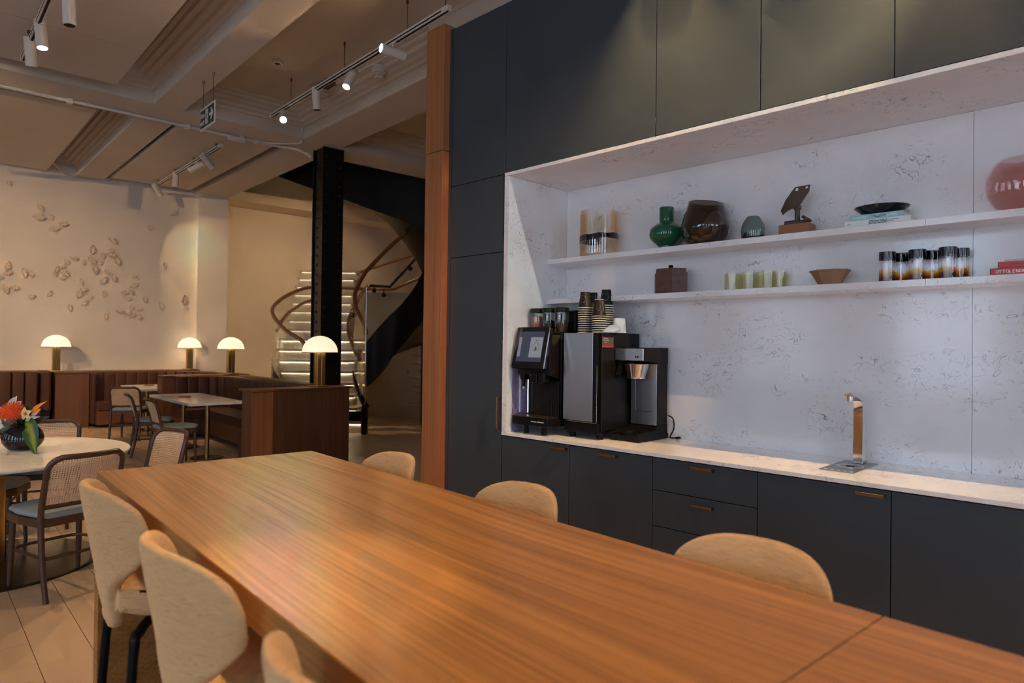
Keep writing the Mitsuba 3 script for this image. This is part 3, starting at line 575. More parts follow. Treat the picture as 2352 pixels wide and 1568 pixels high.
# the head: a bent plate with two eye holes, seen against the quartz
pl = Polygon([(-.092, -.012), (-.080, -.035), (-.055, -.020), (-.030, -.012), (.012, -.005), (.030, .015), (.066, .075), (.068, .112), (-.004, .106), (-.022, .086), (-.060, .040)])
pl = pl.difference(Point(.053, .098).buffer(.0072)).difference(Point(.004, .092).buffer(.0085))
hm = prism(pl, .006); hm = hm.subdivide_to_size(.02); hv = hm.vertices; hv[:, 2] += -.9 * (hv[:, 0] * .7 + hv[:, 1] * .3 - .01) ** 2 * 4; hm.vertices = hv
put('head', tf(hm, basis((XO - .02, 1.442, SU + .160), (0, -1, 0), (0, 0, 1), (-1, 0, 0))), M_RUST, t, smooth=30)
def book(name, label, x0, x1, y0, y1, z0, z1, cover, spine_text=None, th=.0, ink=M_INK, extra=None):
    t = thing(name, label, 'book')
    c = .0022
    put('cover', cat_(box(x0, x1, y0, y1, z0, z0 + c), box(x0, x1, y0, y1, z1 - c, z1), box(x0, x0 + c, y0, y1, z0 + c, z1 - c)), cover, t)
    put('pages', box(x0 + c, x1 - .003, y0 + .003, y1 - .003, z0 + c, z1 - c), M_PAGES, t)
    for s, h, yy, zz, mm, *wd in (spine_text or []):
        m = facing_text(s, h, .0006, h > .006)
        if wd: m.apply_transform(np.diag([wd[0] / m.extents[0], 1, 1, 1]))
        put('lettering', tf(m, basis((x0 - .0003, yy, zz), (0, -1, 0), (0, 0, 1), (-1, 0, 0))), mm, t)
    for m, mm in (extra or []): put('spine_mark', m, mm, t)
    return t
book('book', 'pale book with BIKEPACKING on its spine, at the bottom of the upper shelf pile', 3.663, 3.84, .868, 1.171, SU, SU + .030, M_PALEB,
     [('|BIKEPACKING', .0185, 1.056, SU + .0060, M_INK, .084), ('Exploring the Roads', .0040, .967, SU + .0175, M_INK, .046), ('Less Cycled', .0040, .967, SU + .0105, M_INK, .024)], extra=[(box(3.6624, 3.663, 1.140, 1.160, SU + .012, SU + .0145), M_INK)])
book('book', 'light blue book with FRANCES QUINN on its spine under the black dish', 3.668, 3.825, .900, 1.143, SU + .0302, SU + .058, M_BLUEB,
     [('FRANCES', .0115, 1.133, SU + .0385, M_PALEB, .066), ('QUINN', .0115, .983, SU + .0385, M_PALEB, .054)], extra=[(tube([(3.6675, 1.045 - .002 * k * 3, SU + .046 + .004 * math.sin(k * .9)) for k in range(12)], .0009, 5), M_INK), (tube([(3.6675, 1.035 - .002 * k * 3, SU + .041 + .003 * math.sin(k * .7 + 2)) for k in range(11)], .0009, 5), M_INK)])
t = thing('black_dish', 'shallow black dish lying on the light blue book', 'dish')
put('body', lathe(curve([(.060, SU + .0583), (.080, SU + .062), (.105, SU + .080), (.127, SU + .098)], 5).tolist() + [(.122, SU + .099), (.10, SU + .085), (.07, SU + .068), (1e-4, SU + .065)], 48, (XO, 1.018, 0)), M_GLOSSB, t, smooth=40)
t = thing('rose_vase', 'large round rose tinted glass vase at the right end of the upper shelf', 'vase')
rm = lathe(curve([(.105, SU + .001), (.150, SU + .04), (.178, SU + .105), (.172, SU + .165), (.142, SU + .222), (.126, SU + .240)], 8), 64, (3.745, .405, 0)); v = rm.vertices; n_ = meshkit.fbm(v * 22, 2) - .5; dd = v - [3.745, .405, 0]
v[:, 0] = 3.745 + dd[:, 0] * .62 * (1 + n_ * .03); v[:, 1] = .405 + dd[:, 1] * (1 + n_ * .03); rm.vertices = v
put('glass', rm, G_PINK, t, smooth=True)
put('base', tf(lathe([(1e-4, 0), (.105, 0), (.105, .006), (1e-4, .008)], 40), place(3.745, .405, SU + .001) @ np.diag([.62, 1, 1, 1])), G_PINK, t)

# ------------------------------------------------------------------ things on the lower shelf
t = thing('wooden_box', 'carved dark wooden lidded box on the lower shelf', 'box')
hexa = lambda r, s=1.0: Polygon([(r * math.cos(a) * .8, r * math.sin(a) * s) for a in (np.arange(6) + .5) * math.pi / 3])
put('body', tf(prism(hexa(.118), .122, .012), place(XO, 2.235, SLO)), M_CARVED, t); put('foot', tf(prism(hexa(.108), .012), place(XO, 2.235, SLO)), M_CARVED, t)
put('lid', tf(prism(hexa(.110), .024, .1345), place(XO, 2.235, SLO)), M_CARVED, t)
put('knob', lathe([(1e-4, 0), (.010, 0), (.009, .006), (.016, .014), (.015, .022), (.008, .027), (1e-4, .028)], 16, (XO, 2.235, SLO + .1586)), M_MATT, t, smooth=40)
def tumbler(name, lab, grp, x, y, r, h, g, cat='glass', rim=None):
    t = thing(name, lab, cat, grp)
    put('glass', lathe([(1e-4, SLO + .001), (r * .94, SLO + .001), (r, SLO + .006), (r, SLO + h)], 32, (x, y, 0)), g, t, smooth=50)
    put('base', lathe([(1e-4, SLO + .0015), (r * .9, SLO + .0015), (r * .92, SLO + .008), (1e-4, SLO + .009)], 28, (x, y, 0)), g, t, smooth=40)
    if rim: put('rim_band', slab([(x + (r + .0004) * math.cos(a), y + (r + .0004) * math.sin(a), SLO + h) for a in np.linspace(0, 2 * np.pi, 33)], [(x + (r + .0004) * math.cos(a), y + (r + .0004) * math.sin(a), SLO + h - rim) for a in np.linspace(0, 2 * np.pi, 33)], (.0008, .0008, 0)), M_GLOSSB, t, smooth=60)
for x, y, lab in ((3.735, 1.818, 'front left pale olive tumbler right of the carved box'), (3.735, 1.711, 'front middle pale olive tumbler on the lower shelf'), (3.735, 1.601, 'front right pale olive tumbler on the lower shelf'),
                  (3.815, 1.770, 'rear left pale olive tumbler on the lower shelf'), (3.815, 1.665, 'rear middle pale olive tumbler on the lower shelf'), (3.815, 1.565, 'rear right pale olive tumbler beside the wooden bowl')):
    tumbler('olive_tumbler', lab, 'pale olive tumblers on the lower shelf', x, y, .0405, .104, G_TINT)
for x, y, lab in ((3.725, .985, 'front left tall tumbler with navy rim and amber foot'), (3.725, .852, 'front middle tall tumbler with navy rim and amber foot'), (3.725, .724, 'front right tall tumbler with navy rim and amber foot'),
                  (3.810, .945, 'rear left tall tumbler with navy rim and amber foot'), (3.810, .806, 'rear middle tall tumbler with navy rim and amber foot'), (3.810, .690, 'rear right tall tumbler with navy rim and amber foot')):
    tumbler('tall_tumbler', lab, 'tall navy rimmed tumblers on the lower shelf', x, y, .0375, .152, G_TUMB, rim=.038)
t = thing('wooden_bowl', 'rough brown wooden bowl with slanted sides on the lower shelf', 'bowl')
oc = lambda r, z: [(r * (.72 if k % 2 else .72) * math.cos(a), r * math.sin(a), z) for k, a in enumerate((np.arange(8) + .5) * math.pi / 4)]
bo = hull(oc(.055, 0) + oc(.102, .078)); bi = hull(oc(.040, .012) + oc(.094, .0785))
M2 = m3.Manifold(m3.Mesh(np.asarray(bo.vertices, np.float32), np.asarray(bo.faces, np.uint32))) - m3.Manifold(m3.Mesh(np.asarray(bi.vertices, np.float32), np.asarray(bi.faces, np.uint32)))
put('body', tf(man(M2), place(XO, 1.268, SLO)), M_BOWLW, t); put('rim', tf(cat_(*[rod(a, b, .006, 6) for a, b in zip(oc(.100, .078), oc(.100, .078)[1:] + oc(.100, .078)[:1])]), place(XO, 1.268, SLO)), M_BOWLW, t, smooth=50)
book('book', 'red book with OTTOLENGHI on its spine, at the bottom of the lower shelf pile', 3.672, 3.845, .25, .551, SLO, SLO + .033, M_REDB, [(c_, .0132, .5315 - q * .0124, SLO + .0100, M_PAPERW) for q, c_ in enumerate('OTTOLENGHI')], extra=[(box(3.6716, 3.672, .25, .551, SLO, SLO + .002), M_GREYB), (box(3.6716, 3.672, .25, .551, SLO + .031, SLO + .033), M_GREYB), (box(3.6716, 3.672, .548, .551, SLO, SLO + .033), M_GREYB)])
book('book', 'plain red book lying second in the lower shelf pile', 3.676, 3.84, .25, .523, SLO + .0332, SLO + .061, M_REDB, None, extra=[(box(3.6755, 3.676, .36, .475, SLO + .0475, SLO + .0505), M_GREYB), (box(3.6756, 3.676, .25, .523, SLO + .0332, SLO + .035), M_GREYB), (box(3.6756, 3.676, .52, .523, SLO + .0332, SLO + .061), M_GREYB)])
book('book', 'thin pale book on top of the red books on the lower shelf', 3.685, 3.83, .26, .500, SLO + .0612, SLO + .070, M_PAGES)

# ------------------------------------------------------------------ coffee machine
ZT = .9004
t = thing('coffee_machine', 'black bean to cup coffee machine with a tilted touch screen', 'coffee machine')
put('body', box(3.42, 3.82, 2.862, 3.150, .955, 1.588, .006), M_BLACK, t)
put('front_panel', cat_(box(3.402, 3.42, 2.925, 3.10, 1.02, 1.26, .003), box(3.402, 3.42, 2.864, 2.922, 1.02, 1.26, .003)), M_BLACK, t)
put('cup_recess', cat_(box(3.398, 3.404, 2.945, 3.03, 1.20, 1.212), box(3.396, 3.403, 2.945, 3.03, 1.10, 1.112), box(3.401, 3.4025, 2.945, 3.03, 1.112, 1.20)), M_MATT, t)
k = put('drip_tray', box(3.27, 3.43, 2.848, 3.168, .961, 1.018, .004), M_BLACK, t)
put('grate', box(3.276, 3.42, 2.856, 3.160, 1.0181, 1.0205), M_BRONZE, k)
put('lettering', tf(facing_text('schaerer coffee soul', .0085, .0006, True), basis((3.2697, 2.993, .9865), (0, -1, 0), (0, 0, 1), (-1, 0, 0))), M_PAPERW, k)
for x, y in ((3.33, 2.93), (3.33, 3.09), (3.78, 2.93), (3.78, 3.09)): put('foot', cyl((x, y, ZT), .017, .962 - ZT if x < 3.5 else .955 - ZT, 14), M_MATT, t)
# touch screen, leaning back at the top
sb, stp = np.array([3.250, 0, 1.342]), np.array([3.312, 0, 1.618])
ez = (stp - sb) / np.linalg.norm(stp - sb); ex = np.cross(ez, [0, -1, 0]); Hs = np.linalg.norm(stp - sb)      # ex points into the machine
ex = np.array([ez[2], 0, -ez[0]])
MSC = basis((sb[0], 3.162, sb[2]), (0, -1, 0), ez, -ex)
k = put('screen', tf(hull([(x, y, z) for x in (0, .283) for y in (.006, Hs - .006) for z in (-.045, 0)] + [(x, y, z) for x in (.006, .277) for y in (0, Hs) for z in (-.045, 0)]), MSC), M_GLOSSB, t)
scene[numbered(k + '__display')] = emit(tf(trimesh.Trimesh([(.028, .045, .0006), (.255, .045, .0006), (.255, .252, .0006), (.028, .252, .0006)], [(0, 1, 2), (0, 2, 3)], process=False), MSC), (.035, .04, .06), M_GLOSSB)
scene[numbered(k + '__display')] = emit(tf(trimesh.Trimesh([(.140, .075, .0012), (.250, .075, .0012), (.250, .212, .0012), (.140, .212, .0012)], [(0, 1, 2), (0, 2, 3)], process=False), MSC), (.20, .20, .23), M_GLOSSB)
scene[numbered(k + '__display')] = emit(tf(trimesh.Trimesh([(.034, .078, .0012), (.060, .078, .0012), (.060, .212, .0012), (.034, .212, .0012)], [(0, 1, 2), (0, 2, 3)], process=False), MSC), (.17, .17, .21), M_GLOSSB)
ring = [(.195 + .030 * math.cos(a), .140 + .036 * math.sin(a), .002) for a in np.linspace(-.6, math.pi + .6, 22)]
put('icon', tf(tube(ring, .0013, 5, flat=.3), MSC), M_INK, k); put('icon', tf(prism(Polygon([(.183, .128), (.207, .128), (.195, .152)]), .001, .0012), MSC), M_INK, k)
put('print_line', tf(box(.185, .207, .1895, .1935, .0013, .0017), MSC), M_INK, k); put('print_line', tf(box(.178, .212, .120, .1235, .0013, .0017), MSC), M_INK, k)
put('edge_trim', tf(box(.2835, .2865, .002, Hs - .002, -.012, -.002), MSC), M_CHROME, k)
put('head', hull([(3.30, y, z) for y in (2.868, 3.145) for z in (1.30, 1.42)] + [(3.43, y, z) for y in (2.868, 3.145) for z in (1.27, 1.58)]), M_BLACK, t)
for q in ((3.29, 3.36, 2.965, 3.02, 1.245, 1.32), (3.29, 3.36, 2.90, 2.955, 1.245, 1.32), (3.30, 3.36, 3.09, 3.13, 1.262, 1.32)): put('spout', box(*q, .006), M_BLACK, t)
put('milk_tube', cat_(rod((3.315, 3.105, 1.265), (3.315, 3.105, 1.215), .010, 10), rod((3.325, 2.96, 1.25), (3.33, 2.97, 1.20), .007, 8)), M_BLACK, t, smooth=40)
put('tube_tip', rod((3.315, 3.105, 1.216), (3.315, 3.105, 1.198), .007, 8), M_CHROME, t)
scene[numbered(t + '__light_bar')] = emit(box(3.398, 3.402, 3.140, 3.146, 1.03, 1.285), (1.6, 1.6, 1.7))
for i, (y, fill) in enumerate(((3.128, M_COCOA), (3.022, M_BEANS), (2.912, M_BEANS))):
    h = put('hopper', lathe([(.040, 1.589), (.048, 1.64), (.050, 1.722)], 28, (3.475, y, 0)), G_HOP, t, smooth=50, label=None)
    put('contents', lathe([(1e-4, 1.589), (.036, 1.589), (.044, 1.63), (.045, 1.66 if i else 1.69), (.02, 1.672 if i else 1.70), (1e-4, 1.675 if i else 1.702)], 22, (3.475, y, 0)), fill, h, smooth=40)
    put('lid', cyl((3.475, y, 1.722), .053, .032, 28, ch=.004), M_BLACK, h, smooth=40)
    if i: put('label', slab([(3.475 + .0505 * math.cos(a), y + .0505 * math.sin(a), 1.715) for a in np.linspace(2.9, 4.1, 8)], [(3.475 + .0500 * math.cos(a), y + .0500 * math.sin(a), 1.665) for a in np.linspace(2.9, 4.1, 8)], (-.0006, 0, 0)), M_BLUEB if False else M_GLOSSB, h)
    if i: put('badge', tf(cat_(trimesh.creation.icosphere(1, .006), box(-.002, .002, -.010, .010, -.016, -.013)), place(3.475 - .047, y - .022, 1.693)), M_PAPERW, h)
put('bean_box', box(3.56, 3.70, 2.86, 2.95, 1.589, 1.74, .01), M_BLACK, t)
t = thing('acrylic_screen', 'clear acrylic divider standing beside the coffee machine at the niche side', 'divider')
put('pane', box(3.285, 3.72, 3.181, 3.185, ZT, 1.36), G_SHIELD, t); put('base', box(3.29, 3.70, 3.172, 3.190, ZT, ZT + .006), M_CHROME, t)

t = thing('milk_fridge', 'black cup warmer and fridge tower with a brushed steel door', 'fridge')
put('body', box(3.41, 3.83, 2.520, 2.818, .955, 1.582, .004), M_BLACK, t)
k = put('door', box(3.386, 3.41, 2.574, 2.816, 1.012, 1.578, .003), M_STEEL, t); put('door_frame', box(3.384, 3.41, 2.541, 2.573, 1.005, 1.578, .002), M_BLACK, k)
put('trim', cat_(box(3.383, 3.386, 2.5385, 2.541, 1.005, 1.37), box(3.383, 3.386, 2.541, 2.79, 1.006, 1.0095)), M_CHROME, k)
put('base', box(3.392, 3.82, 2.530, 2.814, .938, 1.004, .003), M_BLACK, t)
put('top_rim', box(3.44, 3.83, 2.5185, 2.52, 1.552, 1.556), M_MATT, t)
for x in (3.45, 3.78):
    for y in (2.56, 2.78): put('foot', cyl((x, y, ZT), .020, .938 - ZT, 14, r2=.024), M_MATT, t)
k = put('sticker', box(3.41, 3.53, 2.5188, 2.52, 1.487, 1.555), M_GREYB, t)
put('sticker_band', box(3.41, 3.53, 2.5182, 2.5188, 1.487, 1.500), M_RED, k)
for zz, a, b in ((1.543, 3.428, 3.468), (1.532, 3.420, 3.476), (1.518, 3.434, 3.462)): put('print_line', box(a, b, 2.5184, 2.5188, zz, zz + .004), M_PAGES, k)

# paper cups on the fridge, each cup one thing
CP_BODY = mikit.ply(lathe([(.030, .110), (.044, .010), (.0435, .008), (.029, .1085)], 24, closed=True), M_CUP, smooth=40)
CP_RIM = mikit.ply(lathe([(.0435, .0), (.0470, .0010), (.0470, .0050), (.0435, .0060)], 24, closed=True), M_CUPRIM, smooth=40)
CP_BASE = mikit.ply(cat_(lathe([(1e-4, .109), (.030, .109)], 24), lathe([(.0290, .109), (.0308, .109), (.0308, .113), (.0290, .113)], 24, closed=True)), M_CUPRIM, smooth=40)
def cup_print(r):
    pts = []
    for a in np.linspace(0, 2 * math.pi, 25):
        z = .060 + .024 * math.cos(a); u = .024 * math.sin(a) / .036
        rr = .044 - (z - .010) * .14 + .0004; pts.append((rr * math.cos(r + u), rr * math.sin(r + u), z))
    return tube(pts[:-1], .0036, 5, closed=True, flat=.15)
CP_RING = {}
ORD = ['topmost', 'second from the top', 'third from the top', 'fourth from the top', 'fifth from the top', 'sixth from the top', 'seventh from the top', 'eighth from the top', 'ninth from the top', 'tenth from the top', 'eleventh from the top', 'twelfth from the top', 'lowest']
def cup_stack(x, y, n, dz, z0, where_, ring=3.6):
    for k in range(n):
        i = n - 1 - k
        t = thing('paper_cup', f'black paper cup, {ORD[i]} of the {where_}', 'paper cup', f'paper cups of the {where_}')
        M = T().translate([x, y, z0 + k * dz]).rotate([0, 0, 1], (k * 47) % 360 if i else 0)
        scene[t + '__cup'] = {**CP_BODY, 'to_world': M}; scene[t + '__rim'] = {**CP_RIM, 'to_world': M}
        if i == 0:
            scene[t + '__bottom'] = {**CP_BASE, 'to_world': M}
            scene[t + '__print'] = mikit.ply(tf(cup_print(ring), place(x, y, z0 + k * dz)), M_CUPRING, smooth=50)
            if ring > 3.7:        # a line of small white print running up the cup, too small to read
                an = ring + .62
                bits = []
                for q in range(9):
                    zz = .034 + q * .0075; rr = .044 - (zz - .01) * .14 + .0005; c_ = np.array([x + rr * math.cos(an), y + rr * math.sin(an), z0 + k * dz + zz])
                    bits.append(tf(box(-.0022, .0022, -.0004, .0004, 0, .0050 if q % 3 else .0035), place(*c_, an - math.pi / 2)))
                scene[t + '__print_line'] = mikit.ply(cat_(*bits), M_PAPERW)
ZF = 1.5825
cup_stack(3.515, 2.742, 12, .0148, ZF, 'front left cup stack', 3.3)
cup_stack(3.500, 2.614, 8, .0148, ZF, 'front right cup stack', 3.9)
cup_stack(3.635, 2.770, 12, .0152, ZF, 'rear left cup stack', 3.8)
cup_stack(3.640, 2.660, 13, .0152, ZF, 'rear right cup stack', 3.5)
t = thing('cup_rack', 'dark brown ribbed cup stack between the bean hoppers and the paper cups', 'cups')
for k in range(9): put('ring', lathe([(.040, 0), (.046, .002), (.044, .013), (.038, .013)], 24, (3.60, 2.815, 1.60 + k * .015), closed=True), M_CARVED, t, smooth=40) if False else None
put('tower', cyl((3.745, 2.755, ZF), .040, .150, 24, ch=.004), M_BLACK, t, smooth=40)
t = thing('white_cup', 'white paper cup standing upside down beside the black cup stacks', 'paper cup')
put('cup', lathe([(1e-4, .098), (.036, .098), (.039, .094), (.044, .004), (.046, .004), (.046, 0), (.043, 0), (.037, .093), (1e-4, .094)], 28, (3.64, 2.553, ZF)), M_PAPERW, t, smooth=40)
for k in range(3):
    t = thing('cup_cover', ['lowest white cup lid in the small lid pile', 'middle white cup lid in the small lid pile', 'topmost white cup lid in the small lid pile'][k], 'cup lid', 'white cup lids')
    m = lathe([(.046, 0), (.048, .004), (.046, .008), (.042, .010), (.038, .022), (.030, .026), (1e-4, .024)], 28)
    put('lid', tf(m, place(3.525 + .010 * k, 2.545 - .010 * k, ZF + .011 * k) @ trimesh.transformations.rotation_matrix(.10 * k, (1, -1, 0))), M_PAPERW, t, smooth=40)

# ------------------------------------------------------------------ filter brewer
t = thing('filter_brewer', 'black and steel filter coffee brewer right of the fridge tower', 'coffee brewer')
put('tower', box(3.712, 3.83, 2.298, 2.508, .985, 1.488, .008), M_BLACK, t)
put('steel_front', box(3.706, 3.712, 2.306, 2.500, .990, 1.385, .001), M_STEEL, t)
put('front_groove', cat_(box(3.7045, 3.706, 2.330, 2.468, 1.075, 1.079), box(3.7045, 3.706, 2.464, 2.468, 1.079, 1.30)), M_CHROME, t)
k = put('head', hull([(x, y, z) for x, y, z in [(3.555, yy, zz) for yy in (2.304, 2.517) for zz in (1.405, 1.480)] + [(3.83, yy, zz) for yy in (2.300, 2.510) for zz in (1.385, 1.490)] + [(3.562, yy, 1.488) for yy in (2.304, 2.517)]]), M_BLACK, t)
put('fascia', box(3.545, 3.556, 2.304, 2.518, 1.404, 1.484, .004), M_STEEL, k)
put('switch', box(3.5435, 3.545, 2.338, 2.362, 1.424, 1.436, .001), M_BLACK, k); put('nameplate', box(3.5445, 3.545, 2.462, 2.504, 1.448, 1.457), M_INK, k); put('switch_mark', box(3.5425, 3.5435, 2.347, 2.353, 1.428, 1.432), M_PAPERW, k)
k = put('filter_basket', lathe([(.056, 1.296), (.058, 1.300), (.082, 1.384), (.080, 1.386), (1e-4, 1.386)], 40, (3.628, 2.408, 0)), M_CHROME, t, smooth=30)
put('basket_rim', lathe([(.052, 1.290), (.058, 1.290), (.059, 1.299), (.052, 1.299)], 40, (3.628, 2.408, 0), closed=True), M_CHROME, k)
put('basket_handle', hull([(3.56, 2.470, 1.40), (3.56, 2.492, 1.40), (3.585, 2.470, 1.40), (3.585, 2.492, 1.40), (3.545, 2.488, 1.31), (3.545, 2.514, 1.31), (3.57, 2.488, 1.31), (3.57, 2.514, 1.31)]), M_MATT, k)
base = Polygon([(3.50, 2.300), (3.83, 2.300), (3.83, 2.508), (3.50, 2.510)]).buffer(.006)
put('base', prism(base, .030, ZT + .004), M_MATT, t)
put('base_riser', hull([(3.66, y, ZT + .03) for y in (2.300, 2.512)] + [(3.83, y, ZT + .03) for y in (2.300, 2.512)] + [(3.715, y, .99) for y in (2.300, 2.508)] + [(3.83, y, .99) for y in (2.300, 2.508)]), M_MATT, t)
put('side_rail', hull([(3.494, y, z) for y in (2.294, 2.318) for z in (ZT + .02, ZT + .05)] + [(3.70, y, z) for y in (2.294, 2.318) for z in (ZT + .02, .965)]), M_MATT, t)
put('side_rail', hull([(3.494, y, z) for y in (2.496, 2.516) for z in (ZT + .02, ZT + .05)] + [(3.70, y, z) for y in (2.500, 2.520) for z in (ZT + .02, .965)]), M_MATT, t)
put('hotplate', lathe([(1e-4, ZT + .036), (.078, ZT + .036), (.080, ZT + .046), (.084, ZT + .046), (.084, ZT + .034)], 40, (3.605, 2.415, 0)), M_BLACK, t, smooth=40)
for x, y in ((3.52, 2.315), (3.52, 2.50), (3.80, 2.315), (3.80, 2.50)): put('foot', cyl((x, y, ZT), .014, .005, 12), M_MATT, t)
t = thing('power_cord', 'black power cord hanging behind the filter brewer', 'power cord')
put('cord', tube(curve([(3.835, 2.30, 1.05), (3.85, 2.272, 1.03), (3.85, 2.262, .97), (3.845, 2.285, .915), (3.83, 2.27, .906), (3.83, 2.215, .912)], 7), .004, 7), M_MATT, t, smooth=50)
put('plug', rod((3.832, 2.232, .908), (3.828, 2.205, .914), .008, 10), M_MATT, t)

# ------------------------------------------------------------------ water tap
t = thing('water_tap', 'polished steel boiling water tap on a square drip plate', 'tap')
k = put('drip_plate', box(3.408, 3.795, 1.038, 1.198, ZT, ZT + .004, .001), M_STEEL, t)
put('grille_ring', lathe([(.045, 0), (.055, .001), (.062, .001), (.064, 0)], 40, (3.60, 1.115, ZT + .0041)), M_CHROME, k); put('drain', cyl((3.60, 1.115, ZT + .0042), .020, .001, 24), M_MATT, k)
for q in range(5): put('button', cyl((3.432, 1.175 - q * .030, ZT + .0041), .007, .001, 16), M_PAPERW, k)
sp = [(-.033, 0), (-.031, .10), (-.029, .26), (-.031, .295), (-.047, .322), (-.115, .345), (-.175, .352), (-.178, .362), (-.10, .366), (-.045, .357), (-.012, .340), (.004, .310), (.010, .26), (.020, .10), (.027, 0)]
sm = prism(Polygon(np.array(sp)[:, :2].tolist()), .044); put('spout', tf(sm, basis((3.745, 1.135, ZT + .0042), (1, 0, 0), (0, 0, 1), (0, -1, 0))), M_CHROME, t, smooth=32)
put('nozzle', cat_(cyl((3.578, 1.113, ZT + .331), .010, .025, 18), cyl((3.592, 1.113, ZT + .336), .014, .025, 18)), M_CHROME, t, smooth=40)
put('base_collar', box(3.708, 3.776, 1.088, 1.138, ZT + .0042, ZT + .018, .002), M_STEEL, t)

# ------------------------------------------------------------------ long walnut table
MT = basis((TFR[0], TFR[1], 0), (td[0], td[1], 0), (-tn[0], -tn[1], 0), (0, 0, 1))      # local: x towards the camera, y to the right (0 at the kitchen side edge, -TW at the other)
TW = .926; TZ = .95
def tb(x0, x1, y0, y1, z0, z1, c=.0): return tf(box(x0, x1, y0, y1, z0, z1, c), MT)
t = thing('long_table', 'long walnut table with thick slab ends in the foreground', 'table')
put('tabletop', tb(0, 2.654, -TW, 0, TZ - .076, TZ, .002), M_TABLE, t)
put('tabletop', tb(2.656, 5.0, -TW, 0, TZ - .076, TZ, .002), M_TABLE, t)
put('slab_leg', tb(.001, .076, -TW, 0, 0, TZ - .0765, .002), M_TABLE, t)
put('slab_leg', tb(2.60, 2.71, -TW + .2, -.2, 0, TZ - .0765, .002), M_TABLE, t)
put('slab_leg', tb(4.92, 5.0, -TW, 0, 0, TZ - .0765, .002), M_TABLE, t)

# upholstered chairs: local x sideways, y forward (towards the table)
def chair_meshes():
    z = [(.060, .275), (.085, .30), (.100, .36), (.120, .42), (.165, .475), (.235, .525), (.285, .585), (.302, .655), (.298, .720), (.275, .775), (.225, .815), (.150, .838), (.060, .845)]
    c = curve([(x, q) for x, q in z], 4)[:, :2]
    poly = Polygon(np.vstack([c, c[::-1] * [-1, 1]]).tolist()).buffer(.002)
    b = soft(poly, .052, .018, 10)
    v = b.vertices.copy(); x, zz, th = v[:, 0].copy(), v[:, 1].copy(), v[:, 2].copy()
    th = (th - .026); w = np.clip((zz - .30) / .54, 0, 1)
    ed = np.clip(np.abs(x) / .28, 0, 1)
    th = th * (1.05 - .35 * ed ** 2 - .30 * w ** 4)
    y = -.005 - .105 * np.clip((zz - .32) / .52, 0, 1) + 1.35 * x ** 2 * np.clip((zz - .40) / .2, 0, 1) + th
    b.vertices = np.stack([x, y, zz], 1)
    if b.volume < 0: b.invert()
    s = soft(Polygon([(-.17, .0), (.17, .0), (.235, .10), (.265, .26), (.245, .42), (.15, .475), (-.15, .475), (-.245, .42), (-.265, .26), (-.235, .10)]).buffer(.02), .175, .022, 12)
    v = s.vertices.copy(); rr_ = np.clip(np.hypot(v[:, 0], v[:, 1] - .24) - .06, 0, 1); v[:, 2] += .295 + np.where(v[:, 2] > .09, -.30 * rr_ ** 2, 1.3 * rr_ ** 2); s.vertices = v
    if s.volume < 0: s.invert()
    return b, s
_b, _s = chair_meshes()
def stool(k):
    """Counter height chair: the shells at scale k on tall black legs."""
    M = np.diag([k, k, k, 1.0]); M[2, 3] = .4055; zb = .4055 + .30 * k
    o = {'backrest': mikit.ply(tf(_b, M), M_BOUC, smooth=True), 'seat': mikit.ply(tf(_s, M), M_BOUC, smooth=True),
         'frame': mikit.ply(cat_(rod((-.13, .09, zb), (.13, .09, zb), .010), rod((-.13, .27, zb), (.13, .27, zb), .010)), M_BLACK, smooth=50)}
    foot = []
    for i, (x, y, sx, sy) in enumerate(((-.12, .07, -1, -1), (.12, .07, 1, -1), (-.12, .29, -1, 1), (.12, .29, 1, 1))):
        P = curve([(x, y, zb + .01), (x + sx * .035, y + sy * .035, zb - .012), (x + sx * .06, y + sy * .055, zb - .07), (x + sx * .085, y + sy * .085, 0)], 5)
        o['leg' if i == 0 else f'leg_{i:03d}'] = mikit.ply(tube(P, [.015] * 10 + [.014] * 5 + [.011], 10), M_BLACK, smooth=50)
        foot.append((x + sx * .074, y + sy * .072, .24))
    o['footrest'] = mikit.ply(cat_(*[rod(foot[a], foot[b], .009) for a, b in ((0, 1), (1, 3), (3, 2), (2, 0))]), M_BLACK, smooth=50)
    return o
UC = {-1: stool(.765), 1: stool(.705)}
def uchair(along, side, label):
    """along: metres from the far end of the table; side -1 = camera side, +1 = kitchen side."""
    p = np.array([along, (-TW - .080) if side < 0 else .080, 0, 1.0]); P = MT @ p
    fwd = MT[:3, 1] * (1 if side < 0 else -1); xx = np.cross(fwd, [0, 0, 1])
    M = basis(P[:3], xx, fwd, (0, 0, 1))
    t = thing('upholstered_chair', label, 'chair', 'upholstered chairs at the long table')
    for k, d in UC[side].items(): scene[t + '__' + k] = {**d, 'to_world': T(M.tolist())}
uchair(.813, -1, 'oatmeal boucle chair at the far left end of the long table')
uchair(1.583, -1, 'second oatmeal boucle chair on the left side of the long table')
uchair(2.309, -1, 'nearest oatmeal boucle chair on the left, cut off by the lower picture edge')
uchair(.610, 1, 'oatmeal boucle chair on the kitchen side nearest the wooden post')
uchair(1.459, 1, 'oatmeal boucle chair on the kitchen side in front of the coffee machine')
uchair(2.323, 1, 'oatmeal boucle chair on the kitchen side in front of the drawers')

